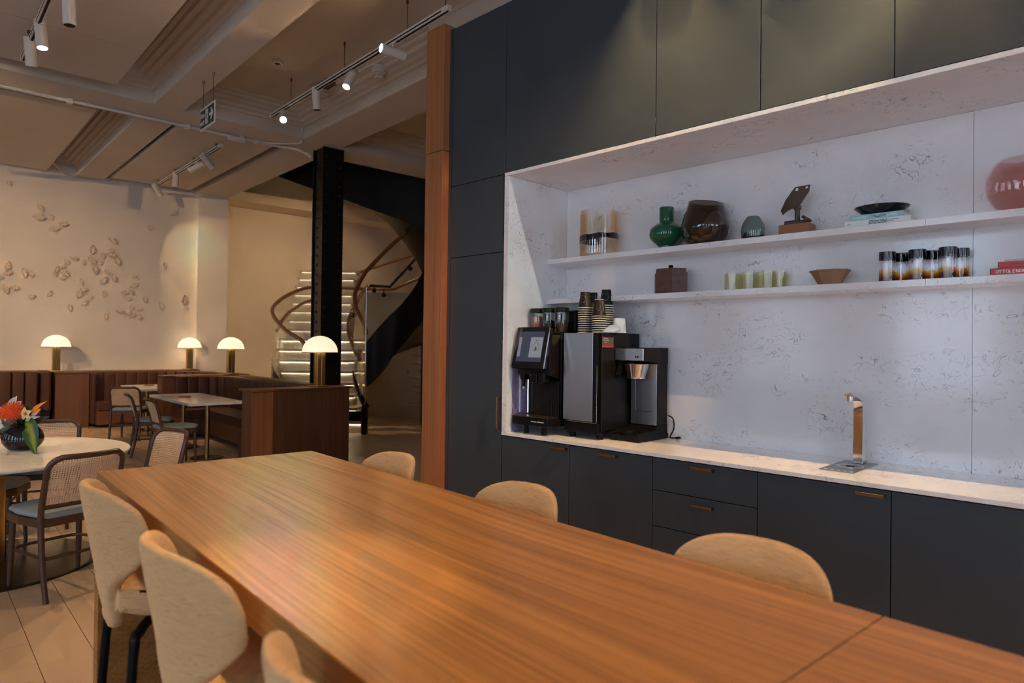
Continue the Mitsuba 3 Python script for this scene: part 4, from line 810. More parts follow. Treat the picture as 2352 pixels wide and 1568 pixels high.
# ------------------------------------------------------------------ cane chairs: local y forward, back at y = 0
def cane_meshes():
    H0, H1, W = .525, .790, .198
    def warp(m):
        v = m.vertices.copy(); w = (v[:, 2] - .46) / .36
        v[:, 1] += -.085 * np.clip(w, 0, 1) ** 1.3 - .055 * (1 - (v[:, 0] / .2) ** 2) * np.clip(w, 0, 1); m.vertices = v; return m
    st_ = []
    n, mz, p = 30, 21, .0132
    def strip(a, b):
        k = 7; P = [np.array(a) * (1 - q) + np.array(b) * q for q in np.linspace(0, 1, k)]; return P
    hw = .0033
    V, F = [], []
    def quadstrip(P, d):
        o = len(V)
        for p_ in P:
            for s, e in ((-1, -.0012), (1, -.0012), (1, .0012), (-1, .0012)): V.append(p_ + np.array(d) * s * hw + np.array([0, e, 0]))
        for i in range(len(P) - 1):
            for q in range(4):
                a, b = o + i * 4 + q, o + i * 4 + (q + 1) % 4; F.extend([(a, b, b + 4), (a, b + 4, a + 4)])
    for i in range(n + 1):
        x = -W + .004 + (2 * W - .008) * i / n; quadstrip(strip((x, 0, H0), (x, 0, H1)), (1, 0, 0))
    for j in range(mz + 1):
        z = H0 + (H1 - H0) * j / mz; quadstrip(strip((-W, 0, z), (W, 0, z)), (0, 0, 1))
    cane = warp(trimesh.Trimesh(np.array(V), F, process=False))
    r = .075; zt = .803
    loop = [(-.205, .02, 0.0), (-.208, .0, .2), (-.207, 0, .46), (-.206, 0, .60), (-.206, 0, zt - r)] + [(-.206 + r * (1 - math.cos(a)), 0, zt - r + r * math.sin(a)) for a in np.linspace(.25, math.pi / 2, 5)]
    loop = loop + [(-x, y, z) for x, y, z in loop[::-1]]
    P = np.array(loop); P[:, 1] = np.where(P[:, 2] < .46, -.07 * (np.clip(.46 - P[:, 2], 0, 1) / .46) ** 1.6, 0)
    P = curve(P, 3); q = trimesh.Trimesh(P, np.zeros((0, 3), int), process=False)
    w = (P[:, 2] - .46) / .36; P[:, 1] += -.085 * np.clip(w, 0, 1) ** 1.3 - .055 * (1 - (P[:, 0] / .206) ** 2) * np.clip(w, 0, 1)
    frame = tube(P, np.where(P[:, 2] < .2, .0145, .0165), 9)
    rail = warp(tube([(x, 0, .517) for x in np.linspace(-.20, .20, 9)], .0135, 8))
    sp = Polygon([(-.195, .0), (.195, .0), (.222, .2), (.205, .37), (.12, .42), (-.12, .42), (-.205, .37), (-.222, .2)]).buffer(.01)
    srail = prism(sp, .045, .405)
    pad = soft(sp.buffer(-.006), .034, .025, 6); pad.apply_translation((0, 0, .4505)); v = pad.vertices.copy(); v[:, 2] += .014 * (1 - ((v[:, 0] / .23) ** 2 + ((v[:, 1] - .2) / .23) ** 2)).clip(0, 1) * (v[:, 2] > .46); pad.vertices = v
    legs = [tube([(s * .185, .37, .41), (s * .187, .375, .2), (s * .19, .385, 0)], [.0185, .0165, .012], 9) for s in (-1, 1)]
    ringp = [(-.192, -.035, .235), (-.196, .15, .232), (-.175, .355, .23), (0, .385, .23), (.175, .355, .23), (.196, .15, .232), (.192, -.035, .235)]
    ring = tube(curve(ringp, 4), .0095, 7); bar = tube([(x, -.035 + .0 * x, .235) for x in np.linspace(-.195, .195, 5)], .0095, 7)
    return dict(cane_panel=(cane, M_CANE, False), back_frame=(frame, M_BENT, 50), back_rail=(rail, M_BENT, 50), seat_frame=(srail, M_BENT, 30), seat_pad=(pad, M_PALE, 40), leg=(legs[0], M_BENT, 50), leg_001=(legs[1], M_BENT, 50), stretcher=(ring, M_BENT, 50), stretcher_001=(bar, M_BENT, 50))
CC = {k: mikit.ply(m, b, smooth=s) for k, (m, b, s) in cane_meshes().items()}
def cchair(x, y, ang, label, s=1.0):
    """ang: heading of the sitter, degrees clockwise from +y."""
    a = math.radians(ang); f = np.array([math.sin(a), math.cos(a), 0]); M = basis((x, y, 0), np.cross(f, [0, 0, 1]), f, (0, 0, 1)) @ np.diag([s, s, s, 1])
    t = thing('cane_chair', label, 'chair', 'bentwood cane chairs')
    for k, d in CC.items(): scene[t + '__' + k] = {**d, 'to_world': T(M.tolist())}
cchair(1.07, 4.62, -14, 'bentwood cane chair with pale blue seat, nearest to the long table, back to the camera', 1.02)
cchair(1.78, 5.42, 257, 'bentwood cane chair at the right of the round table, cane front of its back showing')
cchair(1.30, 6.62, 200, 'bentwood cane chair behind the round marble table, only its back showing')
cchair(.62, 6.02, 118, 'bentwood cane chair left of the round table, cut off by the picture edge')
cchair(3.17, 11.20, 35, 'bentwood cane chair at the farthest table in the corner booth')
cchair(2.84, 9.60, 102, 'farther of the two bentwood cane chairs at the rectangular table')
cchair(2.78, 8.62, 94, 'nearer of the two bentwood cane chairs at the rectangular table')

# ------------------------------------------------------------------ round marble table with the flower vase
t = thing('round_table', 'round white marble table on a brass column at the left edge', 'table')
RC = (.76, 5.50); RR = .80
put('tabletop', lathe([(1e-4, .715), (RR - .02, .715), (RR - .004, .722), (RR, .732), (RR - .003, .738), (RR - .008, .740), (1e-4, .740)], 80, (*RC, 0)), M_MARBLE, t, smooth=30)
put('column', cyl((*RC, .022), .085, .693, 40), M_BRASS, t, smooth=40)
M_BASE = mat('mat_bronze_base', pr((.075, .055, .028), .25, .9))
put('base', lathe([(1e-4, 0), (.62, 0), (.62, .010), (.60, .016), (.12, .022), (1e-4, .022)], 72, (*RC, 0)), M_BASE, t, smooth=30)
VX, VY = .945, 5.57
t = thing('flower_vase', 'glossy black ball vase on the round marble table', 'vase')
put('body', lathe(curve([(.050, .741), (.085, .751), (.115, .790), (.120, .825), (.106, .870), (.074, .905), (.048, .918)], 6).tolist() + [(.044, .920), (.043, .88), (1e-4, .86)], 56, (VX, VY, 0)), M_GLOSSB, t, smooth=50)
VO = np.array([VX, VY, .905])
def vv(r, up, d=0.0): return VO + RH * r + np.array([0, 0, up]) - FH * d      # r: to the right as seen from the table's front, d: towards it
def blade(P, wid, tw=(0, 0, 1), n=14, fold=.25):
    """A leaf blade along the path P, as wide as wid, with uv."""
    P = curve(P, max(2, n // (len(P) - 1))); k = len(P); tt = np.linspace(0, 1, k); w = wid * np.sin(np.pi * np.clip(tt, .02, .985) ** .75)
    Tn = np.gradient(P, axis=0); side = np.cross(Tn, np.broadcast_to(np.array(tw, float), Tn.shape)); side /= np.linalg.norm(side, axis=1, keepdims=True) + 1e-9
    nn = np.cross(side, Tn); nn /= np.linalg.norm(nn, axis=1, keepdims=True) + 1e-9
    cols = [-1, -.5, 0, .5, 1]; V = np.concatenate([P[:, None] + side[:, None] * (w * c)[:, None, None] + nn[:, None] * (w * abs(c) * fold)[:, None, None] for c in cols], 1)
    uv = np.stack(np.broadcast_arrays((np.array(cols) * .5 + .5)[None], tt[:, None]), -1); F = []
    for i in range(k - 1):
        for j in range(4):
            a = i * 5 + j; F += [(a, a + 1, a + 6), (a, a + 6, a + 5)]
    top = trimesh.Trimesh(V.reshape(-1, 3), F, process=False)
    return top, uv.reshape(-1, 2)
def leafput(name, par, P, wid, m, tw=(0, 0, 1), fold=.25):
    me, uv = blade(P, wid, tw, fold=fold); k = numbered(par + '__' + name if par else name); scene[k] = mikit.ply(me, m, smooth=True, uv=uv); return k
t = thing('flower_leaf', 'large green yellow striped leaf hanging from the vase onto the table', 'leaf')
leafput('blade', t, [vv(.03, .02, .03), vv(.10, .0, .08), vv(.165, -.09, .13), vv(.235, -.178, .20)], .058, M_LEAFG, FH * -1 + np.array([0, 0, .2]), .12)
t = thing('pincushion_flower', 'round red orange pincushion flower in the vase', 'flower')
pc = vv(-.035, .085, .05)
put('head', trimesh.creation.icosphere(3, .052).apply_translation(pc), M_PETALR, t, smooth=True)
put('stem', rod(pc, vv(0, -.02), .006), M_DGREEN, t)
pins, tips = [], []
for k in range(260):
    ph = math.acos(1 - 1.55 * (k + .5) / 260); th = k * 2.39996; d = np.array([math.sin(ph) * math.cos(th), math.sin(ph) * math.sin(th), math.cos(ph)])
    L = .078 if k % 2 else .070
    pins.append(tube([pc + d * .045, pc + d * L], [.0028, .0022], 4)); tips.append(trimesh.creation.icosphere(0, .0042).apply_translation(pc + d * L))
k = put('styles', cat_(*pins), M_PETALO, t); tag(k, kind='stuff'); k = put('style_tips', cat_(*tips), M_PETALR, t); tag(k, kind='stuff')
t = thing('paradise_flower', 'orange bird of paradise flower with two pointed petals', 'flower')
for a, b in ((.205, .175), (.165, .120)): leafput('petal', t, [vv(.085, .07, .04), vv(.125, .07 + (b - .05) * .45, .05), vv(a, b, .06)], .014, M_PETALO, FH * -1, .3)
leafput('sheath', t, [vv(.05, .035, .05), vv(.10, .055, .06), vv(.165, .068, .07)], .014, M_PETALL, FH * -1, .3)
leafput('petal', t, [vv(.07, .05, .04), vv(.11, .08, .05), vv(.15, .105, .05)], .012, M_PETALL, FH * -1, .3); put('stem', rod(vv(.06, .04, .03), vv(.01, -.03), .006), M_DGREEN, t)
t = thing('orchid_flower', 'pale yellow orchid bloom between the red and the orange flower', 'flower')
oc_ = vv(.062, .085, .06)
for k in range(5):
    an = k * 2 * math.pi / 5 + .5; d = RH * math.cos(an) + np.array([0, 0, math.sin(an)]); leafput('petal', t, [oc_, oc_ + d * .022 - FH * .008, oc_ + d * .046 - FH * .002], .017, M_PETALY, FH * -1, .2)
put('lip', trimesh.creation.icosphere(2, .009).apply_translation(oc_ - FH * .01), M_PETALR, t, smooth=True); put('stem', rod(oc_, vv(.01, -.02), .004), M_DGREEN, t)
t = thing('anthurium_flower', 'white anthurium blooms rising at the left of the vase', 'flower')
for P, wd in (([vv(-.06, .05, .0), vv(-.075, .14, .0), vv(-.045, .20, .0)], .034), ([vv(-.02, .08, .02), vv(-.02, .14, .02), vv(.0, .165, .02)], .024), ([vv(-.10, .02, .03), vv(-.17, .10, .03), vv(-.21, .17, .03)], .052), ([vv(-.10, -.02, .03), vv(-.15, .0, .03), vv(-.21, .02, .03)], .022)):
    leafput('spathe', t, P, wd, M_PETALW, FH * -1, .15)
put('stem', rod(vv(-.06, .06), vv(0, -.02), .005), M_DGREEN, t)
t = thing('vase_foliage', 'dark and yellowish green leaves filling the black ball vase', 'foliage')
for P, wd in (([vv(.0, .0, .02), vv(.10, .03, .03), vv(.20, .065, .03)], .030), ([vv(.02, .0, .03), vv(.08, .02, .05), vv(.13, .0, .06)], .028), ([vv(-.02, .0, .02), vv(-.08, .02, .03), vv(-.13, .05, .03)], .035), ([vv(-.03, .0, .03), vv(-.09, -.03, .05), vv(-.13, -.03, .06)], .022),
              ([vv(.0, .0, .0), vv(.03, .09, .0), vv(.04, .16, .0)], .03), ([vv(.0, .0, .02), vv(.01, .06, .05), vv(.03, .10, .06)], .028), ([vv(-.01, .0, .04), vv(.0, .03, .07), vv(.02, .04, .09)], .03)):
    leafput('leaf', t, P, wd, M_DGREEN, FH * -1 + np.array([0, 0, .3]), .2)

# ------------------------------------------------------------------ booth tables
def rect_table(name, label, x, y, w, l, legs, h=.74):
    t = thing(name, label, 'table')
    put('tabletop', tf(box(-w / 2, w / 2, -l / 2, l / 2, h - .035, h, .003), place(x, y, 0, -GA)), M_MARBLE, t)
    for q in legs:
        p = place(x, y, 0, -GA) @ np.array([q[0], q[1], 0, 1]); put('leg', cyl((p[0], p[1], .012), .028, h - .047, 24), M_BRASS, t, smooth=40)
        put('foot_plate', cyl((p[0], p[1], 0), .20, .012, 32), M_BASE, t)
rect_table('booth_table', 'rectangular white marble table on two brass legs in the nearer booth', 3.50, 9.40, .68, 1.80, [(-.02, -.58), (.02, .55)])
rect_table('booth_table', 'white marble table in the far corner booth, half hidden by the divider', 3.84, 12.20, .66, 1.30, [(-.05, .1)])
for x, y, z, lab in ((3.42, 9.55, .7402, 'small wooden coaster on the rectangular marble table'), (3.86, 12.40, .7402, 'small wooden coaster on the far booth table')):
    t = thing('coaster', lab, 'coaster'); put('disc', cyl((x, y, z), .075, .018, 28, ch=.003), M_BLOCK, t, smooth=40)

# ------------------------------------------------------------------ booths
LEDGE = .962
def upholstery(t, path, z0=.40, z1=.955, th=.11, pitch=.17, seat=True, sd=.50):
    """Channelled backrest along a plan path (the sitter is on the left hand side of the walking direction), with the seat cushion in front."""
    P = curve([(x, y, 0) for x, y in path], 8)[:, :2]; s = np.concatenate([[0], np.cumsum(np.hypot(*np.diff(P, axis=0).T))]); n = max(2, int(s[-1] / pitch))
    at = lambda u: np.array([np.interp(u, s, P[:, 0]), np.interp(u, s, P[:, 1])])
    for i in range(n):
        u0, u1 = s[-1] * i / n, s[-1] * (i + 1) / n; ring = []
        tg = at(min(u1, s[-1])) - at(u0); tg /= np.hypot(*tg); nl = np.array([-tg[1], tg[0]])
        V = []
        prof = [(0.0, .0), (.015, .86), (.10, .985), (.5, 1.03), (.90, .985), (.985, .86), (1.0, .0)]
        for zf, zz, tk in ((0, z0, .95), (1, z0 + .3, 1.0), (2, z1 - .05, 1.0), (3, z1 - .012, .85), (4, z1, .45)):
            for a, b in prof:
                p = at(u0 + (u1 - u0) * a); tg_ = at(min(u0 + (u1 - u0) * a + .02, s[-1])) - at(max(u0 + (u1 - u0) * a - .02, 0)); tg_ /= np.hypot(*tg_); nl_ = np.array([-tg_[1], tg_[0]])
                q = p + nl_ * th * b * tk; V.append((q[0], q[1], zz))
        k, F = len(prof), []
        for r in range(4):
            for j in range(k):
                a, b = r * k + j, r * k + (j + 1) % k; F += [(a, b, b + k), (a, b + k, a + k)]
        for j in range(1, k - 1): F += [(0, j + 1, j), (4 * k, 4 * k + j, 4 * k + j + 1)]
        put('back_channel', trimesh.Trimesh(V, F, process=False), M_LEATH, t, smooth=40)
    if seat:
        u = np.linspace(0, s[-1], 26); B = np.array([at(q) for q in u]); tg = np.gradient(B, axis=0); tg /= np.hypot(*tg.T)[:, None]; nl = np.stack([-tg[:, 1], tg[:, 0]], 1)
        A = Polygon(np.vstack([B + nl * .06, (B + nl * sd)[::-1]]).tolist()).buffer(0)
        if A.geom_type != 'Polygon': A = max(A.geoms, key=lambda g: g.area)
        k = put('seat', prism(A.buffer(.012), .13, .315), M_LEATH, t, smooth=30)
        put('seat_base', prism(Polygon(np.vstack([B, (B + nl * (sd - .03))[::-1]]).tolist()).buffer(0), .25, .06), M_WALV, t)
t = thing('booth', 'nearer booth of brown leather seating with walnut ends and panels', 'booth seating')
put('end_panel', box(3.355, 4.62, 7.345, 7.600, 0, .935, .003), M_WALV, t)
put('ledge', box(3.335, 4.65, 7.320, 7.640, .936, LEDGE, .003), M_WALV, t)
put('back_panel', hull([(4.46, 7.601, z) for z in (0, .93)] + [(4.56, 7.601, z) for z in (0, .93)] + [(4.86, 11.28, z) for z in (0, .93)] + [(5.02, 11.28, z) for z in (0, .93)]), M_WALV, t)
put('back_ledge', hull([(4.42, 7.641, z) for z in (.931, .95)] + [(4.60, 7.641, z) for z in (.931, .95)] + [(4.82, 11.28, z) for z in (.931, .95)] + [(5.06, 11.28, z) for z in (.931, .95)]), M_WALV, t)
upholstery(t, [(4.42, 7.66), (4.47, 8.4), (4.56, 9.5), (4.64, 10.4), (4.66, 10.85), (4.52, 11.15), (4.2, 11.24), (3.86, 11.24)])
put('inner_end', hull([(3.36, 7.601, z) for z in (.06, .45)] + [(3.40, 7.601, z) for z in (.06, .45)] + [(3.36, 7.70, z) for z in (.06, .45)] + [(3.40, 7.70, z) for z in (.06, .45)]), M_LEATH, t)
put('divider', box(3.715, 5.06, 11.285, 11.52, 0, .935, .003), M_WALV, t); put('divider_ledge', box(3.705, 5.10, 11.27, 11.54, .936, LEDGE, .003), M_WALV, t)
put('divider_end', box(3.700, 3.715, 11.30, 11.50, .06, .93), M_WALV, t)
t = thing('booth', 'far corner booth of brown leather seating along the leaf wall', 'booth seating')
put('wall_ledge', gbox(-2.36, -.47, 4.32, 4.725, .936, LEDGE, .003), M_WALV, t); put('wall_panel', gbox(-2.36, -.47, 4.40, 4.725, 0, .935), M_WALV, t)
put('side_panel', hull([(5.03, 11.54, z) for z in (0, .93)] + [(5.16, 11.54, z) for z in (0, .93)] + [(5.20, 13.4, z) for z in (0, .93)] + [(5.30, 13.4, z) for z in (0, .93)]), M_WALV, t)
upholstery(t, [(4.98, 11.75), (5.02, 12.2), (5.02, 12.7), (4.86, 13.15), (4.45, 13.40), (3.9, 13.45), (3.26, 13.48)])
put('end_cap', gbox(-2.36, -2.30, 3.86, 4.42, .06, .955, .02), M_LEATH, t)
t = thing('lamp_cabinet', 'walnut cabinet between the two wall booths carrying a dome lamp', 'cabinet')
put('body', gbox(-2.86, -2.37, 4.05, 4.725, 0, .935, .003), M_WALV, t); put('ledge', gbox(-2.87, -2.365, 4.03, 4.725, .936, LEDGE, .003), M_WALV, t)
t = thing('booth', 'left brown leather booth with tall channelled back, cut off by the picture edge', 'booth seating')
upholstery(t, [(2.44, 13.38), (1.9, 13.42), (1.2, 13.45), (.2, 13.5)], z1=.985, th=.2)
put('end_cap', gbox(-3.10, -2.92, 4.02, 4.52, .30, .985, .03), M_LEATH, t); put('wall_ledge', gbox(-6.5, -2.88, 4.44, 4.725, 0, .975), M_WALV, t)

# ------------------------------------------------------------------ dome lamps
M_SHADE = mat('mat_lamp_shade', pr((.75, .70, .60), .5))
def dome_lamp(x, y, z, label, s=1.0, L=6.0):
    t = thing('dome_lamp', label, 'table lamp', 'dome table lamps on the booth ledges')
    R, Hd, hs = .215 * s, .205 * s, .425 * s
    put('base', box(x - .10 * s, x + .10 * s, y - .10 * s, y + .10 * s, z, z + .018, .003), M_BRASS, t)
    for dx, dy in ((-.029, 0), (.029, 0)): put('post', box(x + (dx - .026) * s, x + (dx + .026) * s, y - .040 * s, y + .040 * s, z + .018, z + hs + .02, .002), M_BRASS, t)
    put('rim', lathe([(R - .004, z + hs - .004), (R + .002, z + hs - .004), (R + .002, z + hs + .004), (R - .004, z + hs + .004)], 48, (x, y, 0), closed=True), M_BRASS, t, smooth=30)
    sh = lathe([(max(R * math.cos(a), 1e-4), z + hs + Hd * math.sin(a)) for a in np.linspace(0, math.pi / 2, 16)], 48, (x, y, 0))
    scene[t + '__shade'] = emit(sh, [L * c * .16 for c in (1, .80, .53)], M_SHADE, smooth=True)
    bulb = lathe([(1e-4, z + hs + .006), (R * .80, z + hs + .006)], 32, (x, y, 0)); bulb.invert()
    if bulb.face_normals[0][2] > 0: bulb.invert()
    scene[t + '__diffuser'] = emit(bulb, [L * c for c in (1, .70, .38)], M_SHADE)
dome_lamp(2.745, 13.56, LEDGE, 'brass dome lamp on the cabinet by the leaf wall, leftmost of the lamps')
dome_lamp(4.95, 13.60, LEDGE, 'brass dome lamp on the wall ledge at the corner of the leaf wall')
dome_lamp(4.835, 11.42, LEDGE, 'brass dome lamp on the divider between the two booths')
dome_lamp(4.275, 7.48, LEDGE, 'largest looking brass dome lamp, on the near end of the booth before the steel column')

# ------------------------------------------------------------------ exit sign
t = thing('exit_sign', 'hanging green Fire exit sign with running man and arrow', 'sign')
sa_, sb_ = -2.295, -1.41
MSG = MG @ basis((sa_, sb_, 3.905), (0, -1, 0), (0, 0, 1), (-1, 0, 0))
put('frame', tf(box(-.012, .462, -.012, .232, -.012, 0), MSG), M_SIGNW, t)
put('panel', tf(box(0, .45, .008, .212, 0, .002), MSG), M_SIGN, t)
k = t
put('lettering', tf(text_mesh('Fire', .050, .001, True), MSG @ basis((.014, .122, .0022), (1, 0, 0), (0, 1, 0), (0, 0, 1))), M_SIGNW, k)
put('lettering', tf(text_mesh('exit', .050, .001, True), MSG @ basis((.014, .042, .0022), (1, 0, 0), (0, 1, 0), (0, 0, 1))), M_SIGNW, k)
door_ = Polygon([(.175, .030), (.262, .030), (.262, .192), (.175, .192)])
manp = Point(.228, .165).buffer(.012).union(Polygon([(.205, .150), (.232, .150), (.235, .10), (.250, .075), (.250, .045), (.236, .045), (.236, .07), (.215, .095), (.205, .06), (.180, .052), (.180, .062), (.197, .07), (.205, .105)])).union(Polygon([(.232, .148), (.262, .118), (.262, .108), (.228, .135)]))
put('pictogram', tf(prism(door_.difference(manp), .001, .0022), MSG), M_SIGNW, k)
put('arrow', tf(prism(Polygon([(.300, .098), (.372, .098), (.345, .048), (.372, .048), (.432, .112), (.372, .176), (.345, .176), (.372, .126), (.300, .126)]), .001, .0022), MSG), M_SIGNW, k)
for x in (.07, .40):
    p = MSG @ np.array([x, .232, -.006, 1]); put('wire', rod(p[:3], (p[0], p[1], ZS), .0035, 6), M_BRONZE, t); put('hook', cyl((p[0], p[1], ZS - .05), .006, .05, 10, r2=.016), M_BRONZE, t)

# ------------------------------------------------------------------ track lights
spots = []
def head(t, a, b, z, aim, glow=6.0, power=0.0, cut=26, L=.26, r=.048, tint=WARM):
    """A white cylinder spot hung under a track; aim: world direction."""
    d = np.array(aim, float); d /= np.linalg.norm(d); p = G(a, b, z); c = p - [0, 0, .10]
    k = put('head', tf(cyl((0, 0, -L * .5), r, L, 28, ch=.003), trimesh.geometry.align_vectors([0, 0, 1], d) + np.array([[0, 0, 0, c[0]], [0, 0, 0, c[1]], [0, 0, 0, c[2]], [0, 0, 0, 0]])), M_WHITE, t, smooth=40)
    put('bracket', rod(p, c, .011, 8), M_WHITE, k); put('adapter', tf(box(-.018, .018, -.06, .06, -.03, .012), MG @ place(a, b, z)), M_WHITE, k)
    A = trimesh.geometry.align_vectors([0, 0, 1], d); A[:3, 3] = c
    disc = lathe([(1e-4, L * .5 + .0012), (r * .86, L * .5 + .0012)], 24)
    if disc.face_normals[0][2] < 0: disc.invert()
    scene[numbered(k + '__lens')] = emit(tf(disc, A), [glow * q for q in (1, .78, .46)]) if glow else mikit.ply(tf(disc, A), M_MATT)
    if power:
        o = c + d * (L * .5 + .02)
        spots.append((o, o + d, power, cut, tint))
def track(label, a, z, b0, b1, rods, zc):
    t = thing('light_track', label, 'track light')
    put('rail', gbox(a - .022, a + .022, b0, b1, z - .022, z + .026), M_WHITE, t)
    put('slot', gbox(a - .010, a + .010, b0 + .02, b1 - .02, z - .0235, z - .021), M_MATT, t)
    put('slot', gbox(a - .0235, a - .021, b0 + .1, b1 - .05, z - .010, z + .004), M_MATT, t)
    for b in rods: put('rod', rod(G(a, b, z + .02), G(a, b, zc), .004, 6), M_BRONZE, t); put('rod_end', cyl(G(a, b, zc - .04), .012, .04, 10), M_BRONZE, t)
    return t
# aims are world directions
t = track('long white light track with four spots over the middle bay, ending by the wooden post', -1.22, 4.49, -4.68, -.78, (-1.39, -2.76, -4.0, -4.62), ZC)
to = lambda a, b, z, P: np.array(P, float) - (G(a, b, z) - [0, 0, .1])
head(t, -1.21, -1.14, 4.49, to(-1.21, -1.14, 4.49, (1.35, 2.6, .75)), glow=60, power=0)
head(t, -1.20, -2.05, 4.49, (.12, .05, -1), glow=0)
head(t, -1.20, -2.86, 4.49, (-.55, -.20, -1), glow=9)
head(t, -1.22, -3.75, 4.49, (-1.0, .12, .03), glow=30)
t = track('white light track with four spots under the far ceiling panel', -1.375, 4.37, .62, 4.20, (.85, 1.9, 2.9, 3.9), ZS)
head(t, -1.375, 3.95, 4.37, (.55, .35, -.55), glow=0, power=0); head(t, -1.375, 2.85, 4.37, (0, .05, -1), glow=0); head(t, -1.375, 1.75, 4.37, (-.75, .5, -.55), glow=0); head(t, -1.375, 1.25, 4.37, (.75, .35, -.55), glow=0)
t = track('white light track with spots at the upper left corner of the picture', -3.92, 4.30, -6.2, -1.2, (-1.6, -3.0), ZS)
head(t, -3.92, -1.75, 4.30, (.15, .35, -1), glow=0); head(t, -3.90, -2.25, 4.30, (.05, -.2, -1), glow=8); head(t, -3.80, -2.95, 4.30, (.05, 0, -1), glow=0)
t = track('white light track with a spot at the left picture edge below the corner beam', -4.05, 4.30, .5, 3.2, (1.2, 2.5), ZS)
head(t, -4.05, .95, 4.30, (.0, .1, -1), glow=6)
# a further track in front of the cupboards and tracks over the room behind the camera (out of the picture)
t = thing('light_track', 'white light track along the cupboard front, above the picture edge', 'track light')
put('rail', box(2.58, 2.62, -3.0, 2.7, 4.29, 4.33), M_WHITE, t); put('rail', box(2.91, 2.95, -3.0, 2.7, 4.29, 4.33), M_WHITE, t)
def whead(t, p, aim, power, cut=30, tint=WARM):
    d = np.array(aim, float) - p; d /= np.linalg.norm(d); A = trimesh.geometry.align_vectors([0, 0, 1], d); A[:3, 3] = p
    put('head', tf(cyl((0, 0, -.13), .048, .26, 20), A), M_WHITE, t, smooth=40); put('bracket', rod(p, (p[0], p[1], p[2] + .14), .01), M_WHITE, t)
    spots.append((np.array(p) + d * .16, np.array(p) + d, power, cut, tint))
# lamps' light: (position, target, intensity, half angle)
whead(t, (2.60, -.3, 4.17), (3.48, 3.19, 1.70), 110, 20, (1, .6, .28))
whead(t, (2.93, 2.0, 4.17), (3.36, 2.1, .9), 18, 30, (1, .6, .27))
whead(t, (2.93, .80, 4.17), (3.36, .8, .9), 24, 32, (1, .6, .27))
whead(t, (2.93, -.6, 4.17), (3.3, -.3, .7), 12, 36)
t = thing('light_track', 'white light track over the long table, above the picture edge', 'track light')
put('rail', box(1.28, 1.32, -3.0, 3.4, 4.29, 4.33), M_WHITE, t)
for y, p in ((2.8, 8), (1.4, 12), (.1, 15), (-1.6, 13)): whead(t, (1.3, y, 4.17), (1.25, y - .1, .95), p, 36, (1, .6, .27))
whead(t, (1.3, 2.2, 4.17), (.74, 1.40, .95), 46, 8, (1, .66, .3))
t = thing('light_track', 'white light track over the left part of the room, beyond the picture edge', 'track light')
put('rail', box(-1.32, -1.28, -3.0, 12.5, 4.29, 4.33), M_WHITE, t)
for y, tg, p in ((8.4, (1.6, 14.0, 1.5), 50), (6.8, (3.4, 13.9, 1.9), 74), (6.0, (1.0, 5.2, .7), 15), (3.0, (.3, 4.0, 0), 6), (-1.0, (-.5, -1.0, 0), 25)): whead(t, (-1.3, y, 4.17), tg, p, 28 if y > 6.2 else 36)
t = thing('light_track', 'white light track in the stair hall behind the beam', 'track light')
put('rail', cat_(rod((7.4, 12.6, 5.3), (10.5, 12.4, 5.3), .03)), M_WHITE, t)
for x, y, tg, p in ((8.0, 12.5, (7.4, 16.4, 3.0), 26), (9.2, 12.4, (9.0, 16.5, 2.5), 24), (9.6, 12.4, (8.2, 11.3, .3), 60)): whead(t, (x, y, 5.2), tg, p, 40)
# light from the spots seen in the picture
P1 = G(-1.22, -3.75, 4.39); spots.append((P1 + np.array([-.16, .02, 0]), P1 + np.array([-1.2, .15, .04]), 16, 40, WARM))
P2 = G(-1.21, -1.14, 4.39); d2 = np.array((1.35, 2.6, .75)) - P2; d2 /= np.linalg.norm(d2); spots.append((P2 + d2 * .16, P2 + d2, 60, 18, WARM))
P3 = G(-1.20, -2.86, 4.39); d3 = np.array([-.55, -.2, -1]); d3 /= np.linalg.norm(d3); spots.append((P3 + d3 * .16, P3 + d3, 30, 30, WARM))
P4 = G(-3.90, -2.25, 4.20); spots.append((P4 + np.array([0, 0, -.16]), P4 + np.array([0, 0, -1]), 14, 30, WARM))
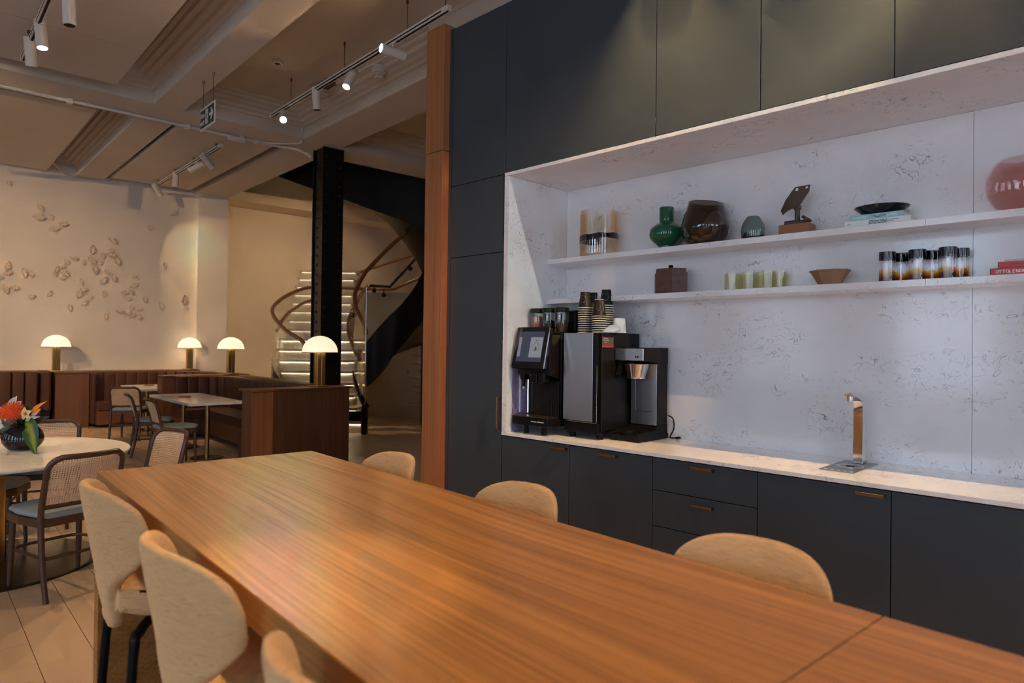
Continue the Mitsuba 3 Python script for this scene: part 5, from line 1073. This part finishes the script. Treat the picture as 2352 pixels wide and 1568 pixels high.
# spots washing the corner pier and the booth
P5 = G(-1.375, 3.95, 4.27); d5 = np.array([.55, .15, -.55]); d5 /= np.linalg.norm(d5); spots.append((P5 + d5 * .16, P5 + d5, 12, 40, WARM))
P6 = G(-1.375, 2.85, 4.27); spots.append((P6 + np.array([0, 0, -.16]), P6 + np.array([0, 0, -1]), 26, 34, WARM))
for i, (o, q, w, cut, tint) in enumerate(spots):
    scene[f'spot_light_{i + 1:03d}'] = {'type': 'spot', 'to_world': T().look_at(origin=[float(v) for v in o], target=[float(v) for v in q], up=[0.01, 1, 0.02]), 'intensity': C(*[w * c for c in tint]), 'cutoff_angle': float(cut), 'beam_width': float(cut) * .45}

# ------------------------------------------------------------------ smoke detector and ceiling fittings in the middle bay
t = thing('smoke_detector', 'round white smoke detector under the ceiling beside the light track', 'smoke detector')
dp = G(-.70, -2.62, 4.60); put('base', cyl((dp[0], dp[1], 4.655), .085, .05, 32, ch=.006), M_WHITE, t, smooth=40); put('mount', cyl((dp[0], dp[1], 4.70), .065, .12, 28), M_WHITE, t, smooth=40)
put('chamber', cyl((dp[0], dp[1], 4.60), .055, .055, 32, r2=.075, ch=.006), M_WHITE, t, smooth=40)
for k in range(6): put('vent', tf(box(-.018, .018, -.001, .001, -.004, .004), place(dp[0] + .064 * math.cos(k * 1.047), dp[1] + .064 * math.sin(k * 1.047), 4.628, k * 1.047 + math.pi / 2)), M_MATT, t)
t = thing('ceiling_conduit', 'white conduit with dark junction plate on the ceiling behind the light track', 'conduit')
put('pipe', tube([G(-.78, -1.75, 4.77), G(-.76, -2.6, 4.77), G(-.74, -4.6, 4.77)], .018, 8), M_WHITE, t, smooth=50); put('plate', gbox(-.90, -.66, -1.72, -1.45, 4.78, 4.82), M_BRONZE, t); put('box', gbox(-.98, -.78, -1.55, -1.32, 4.68, 4.74, .01), M_WHITE, t)
put('wire', tube(curve([G(-.9, -1.5, 4.74), G(-.85, -1.6, 4.68), G(-.8, -1.65, 4.70), G(-.78, -1.74, 4.76)], 5), .006, 6), M_BRASS, t, smooth=50)
t = thing('ceiling_speaker', 'small round ceiling fitting left of the light track', 'ceiling fitting'); q = G(-1.55, -1.75, ZC - .03); put('body', cyl(q, .06, .03, 28, ch=.005), M_WHITE, t, smooth=40); put('grille', cyl(q - [0, 0, .002], .035, .003, 20), M_MATT, t)
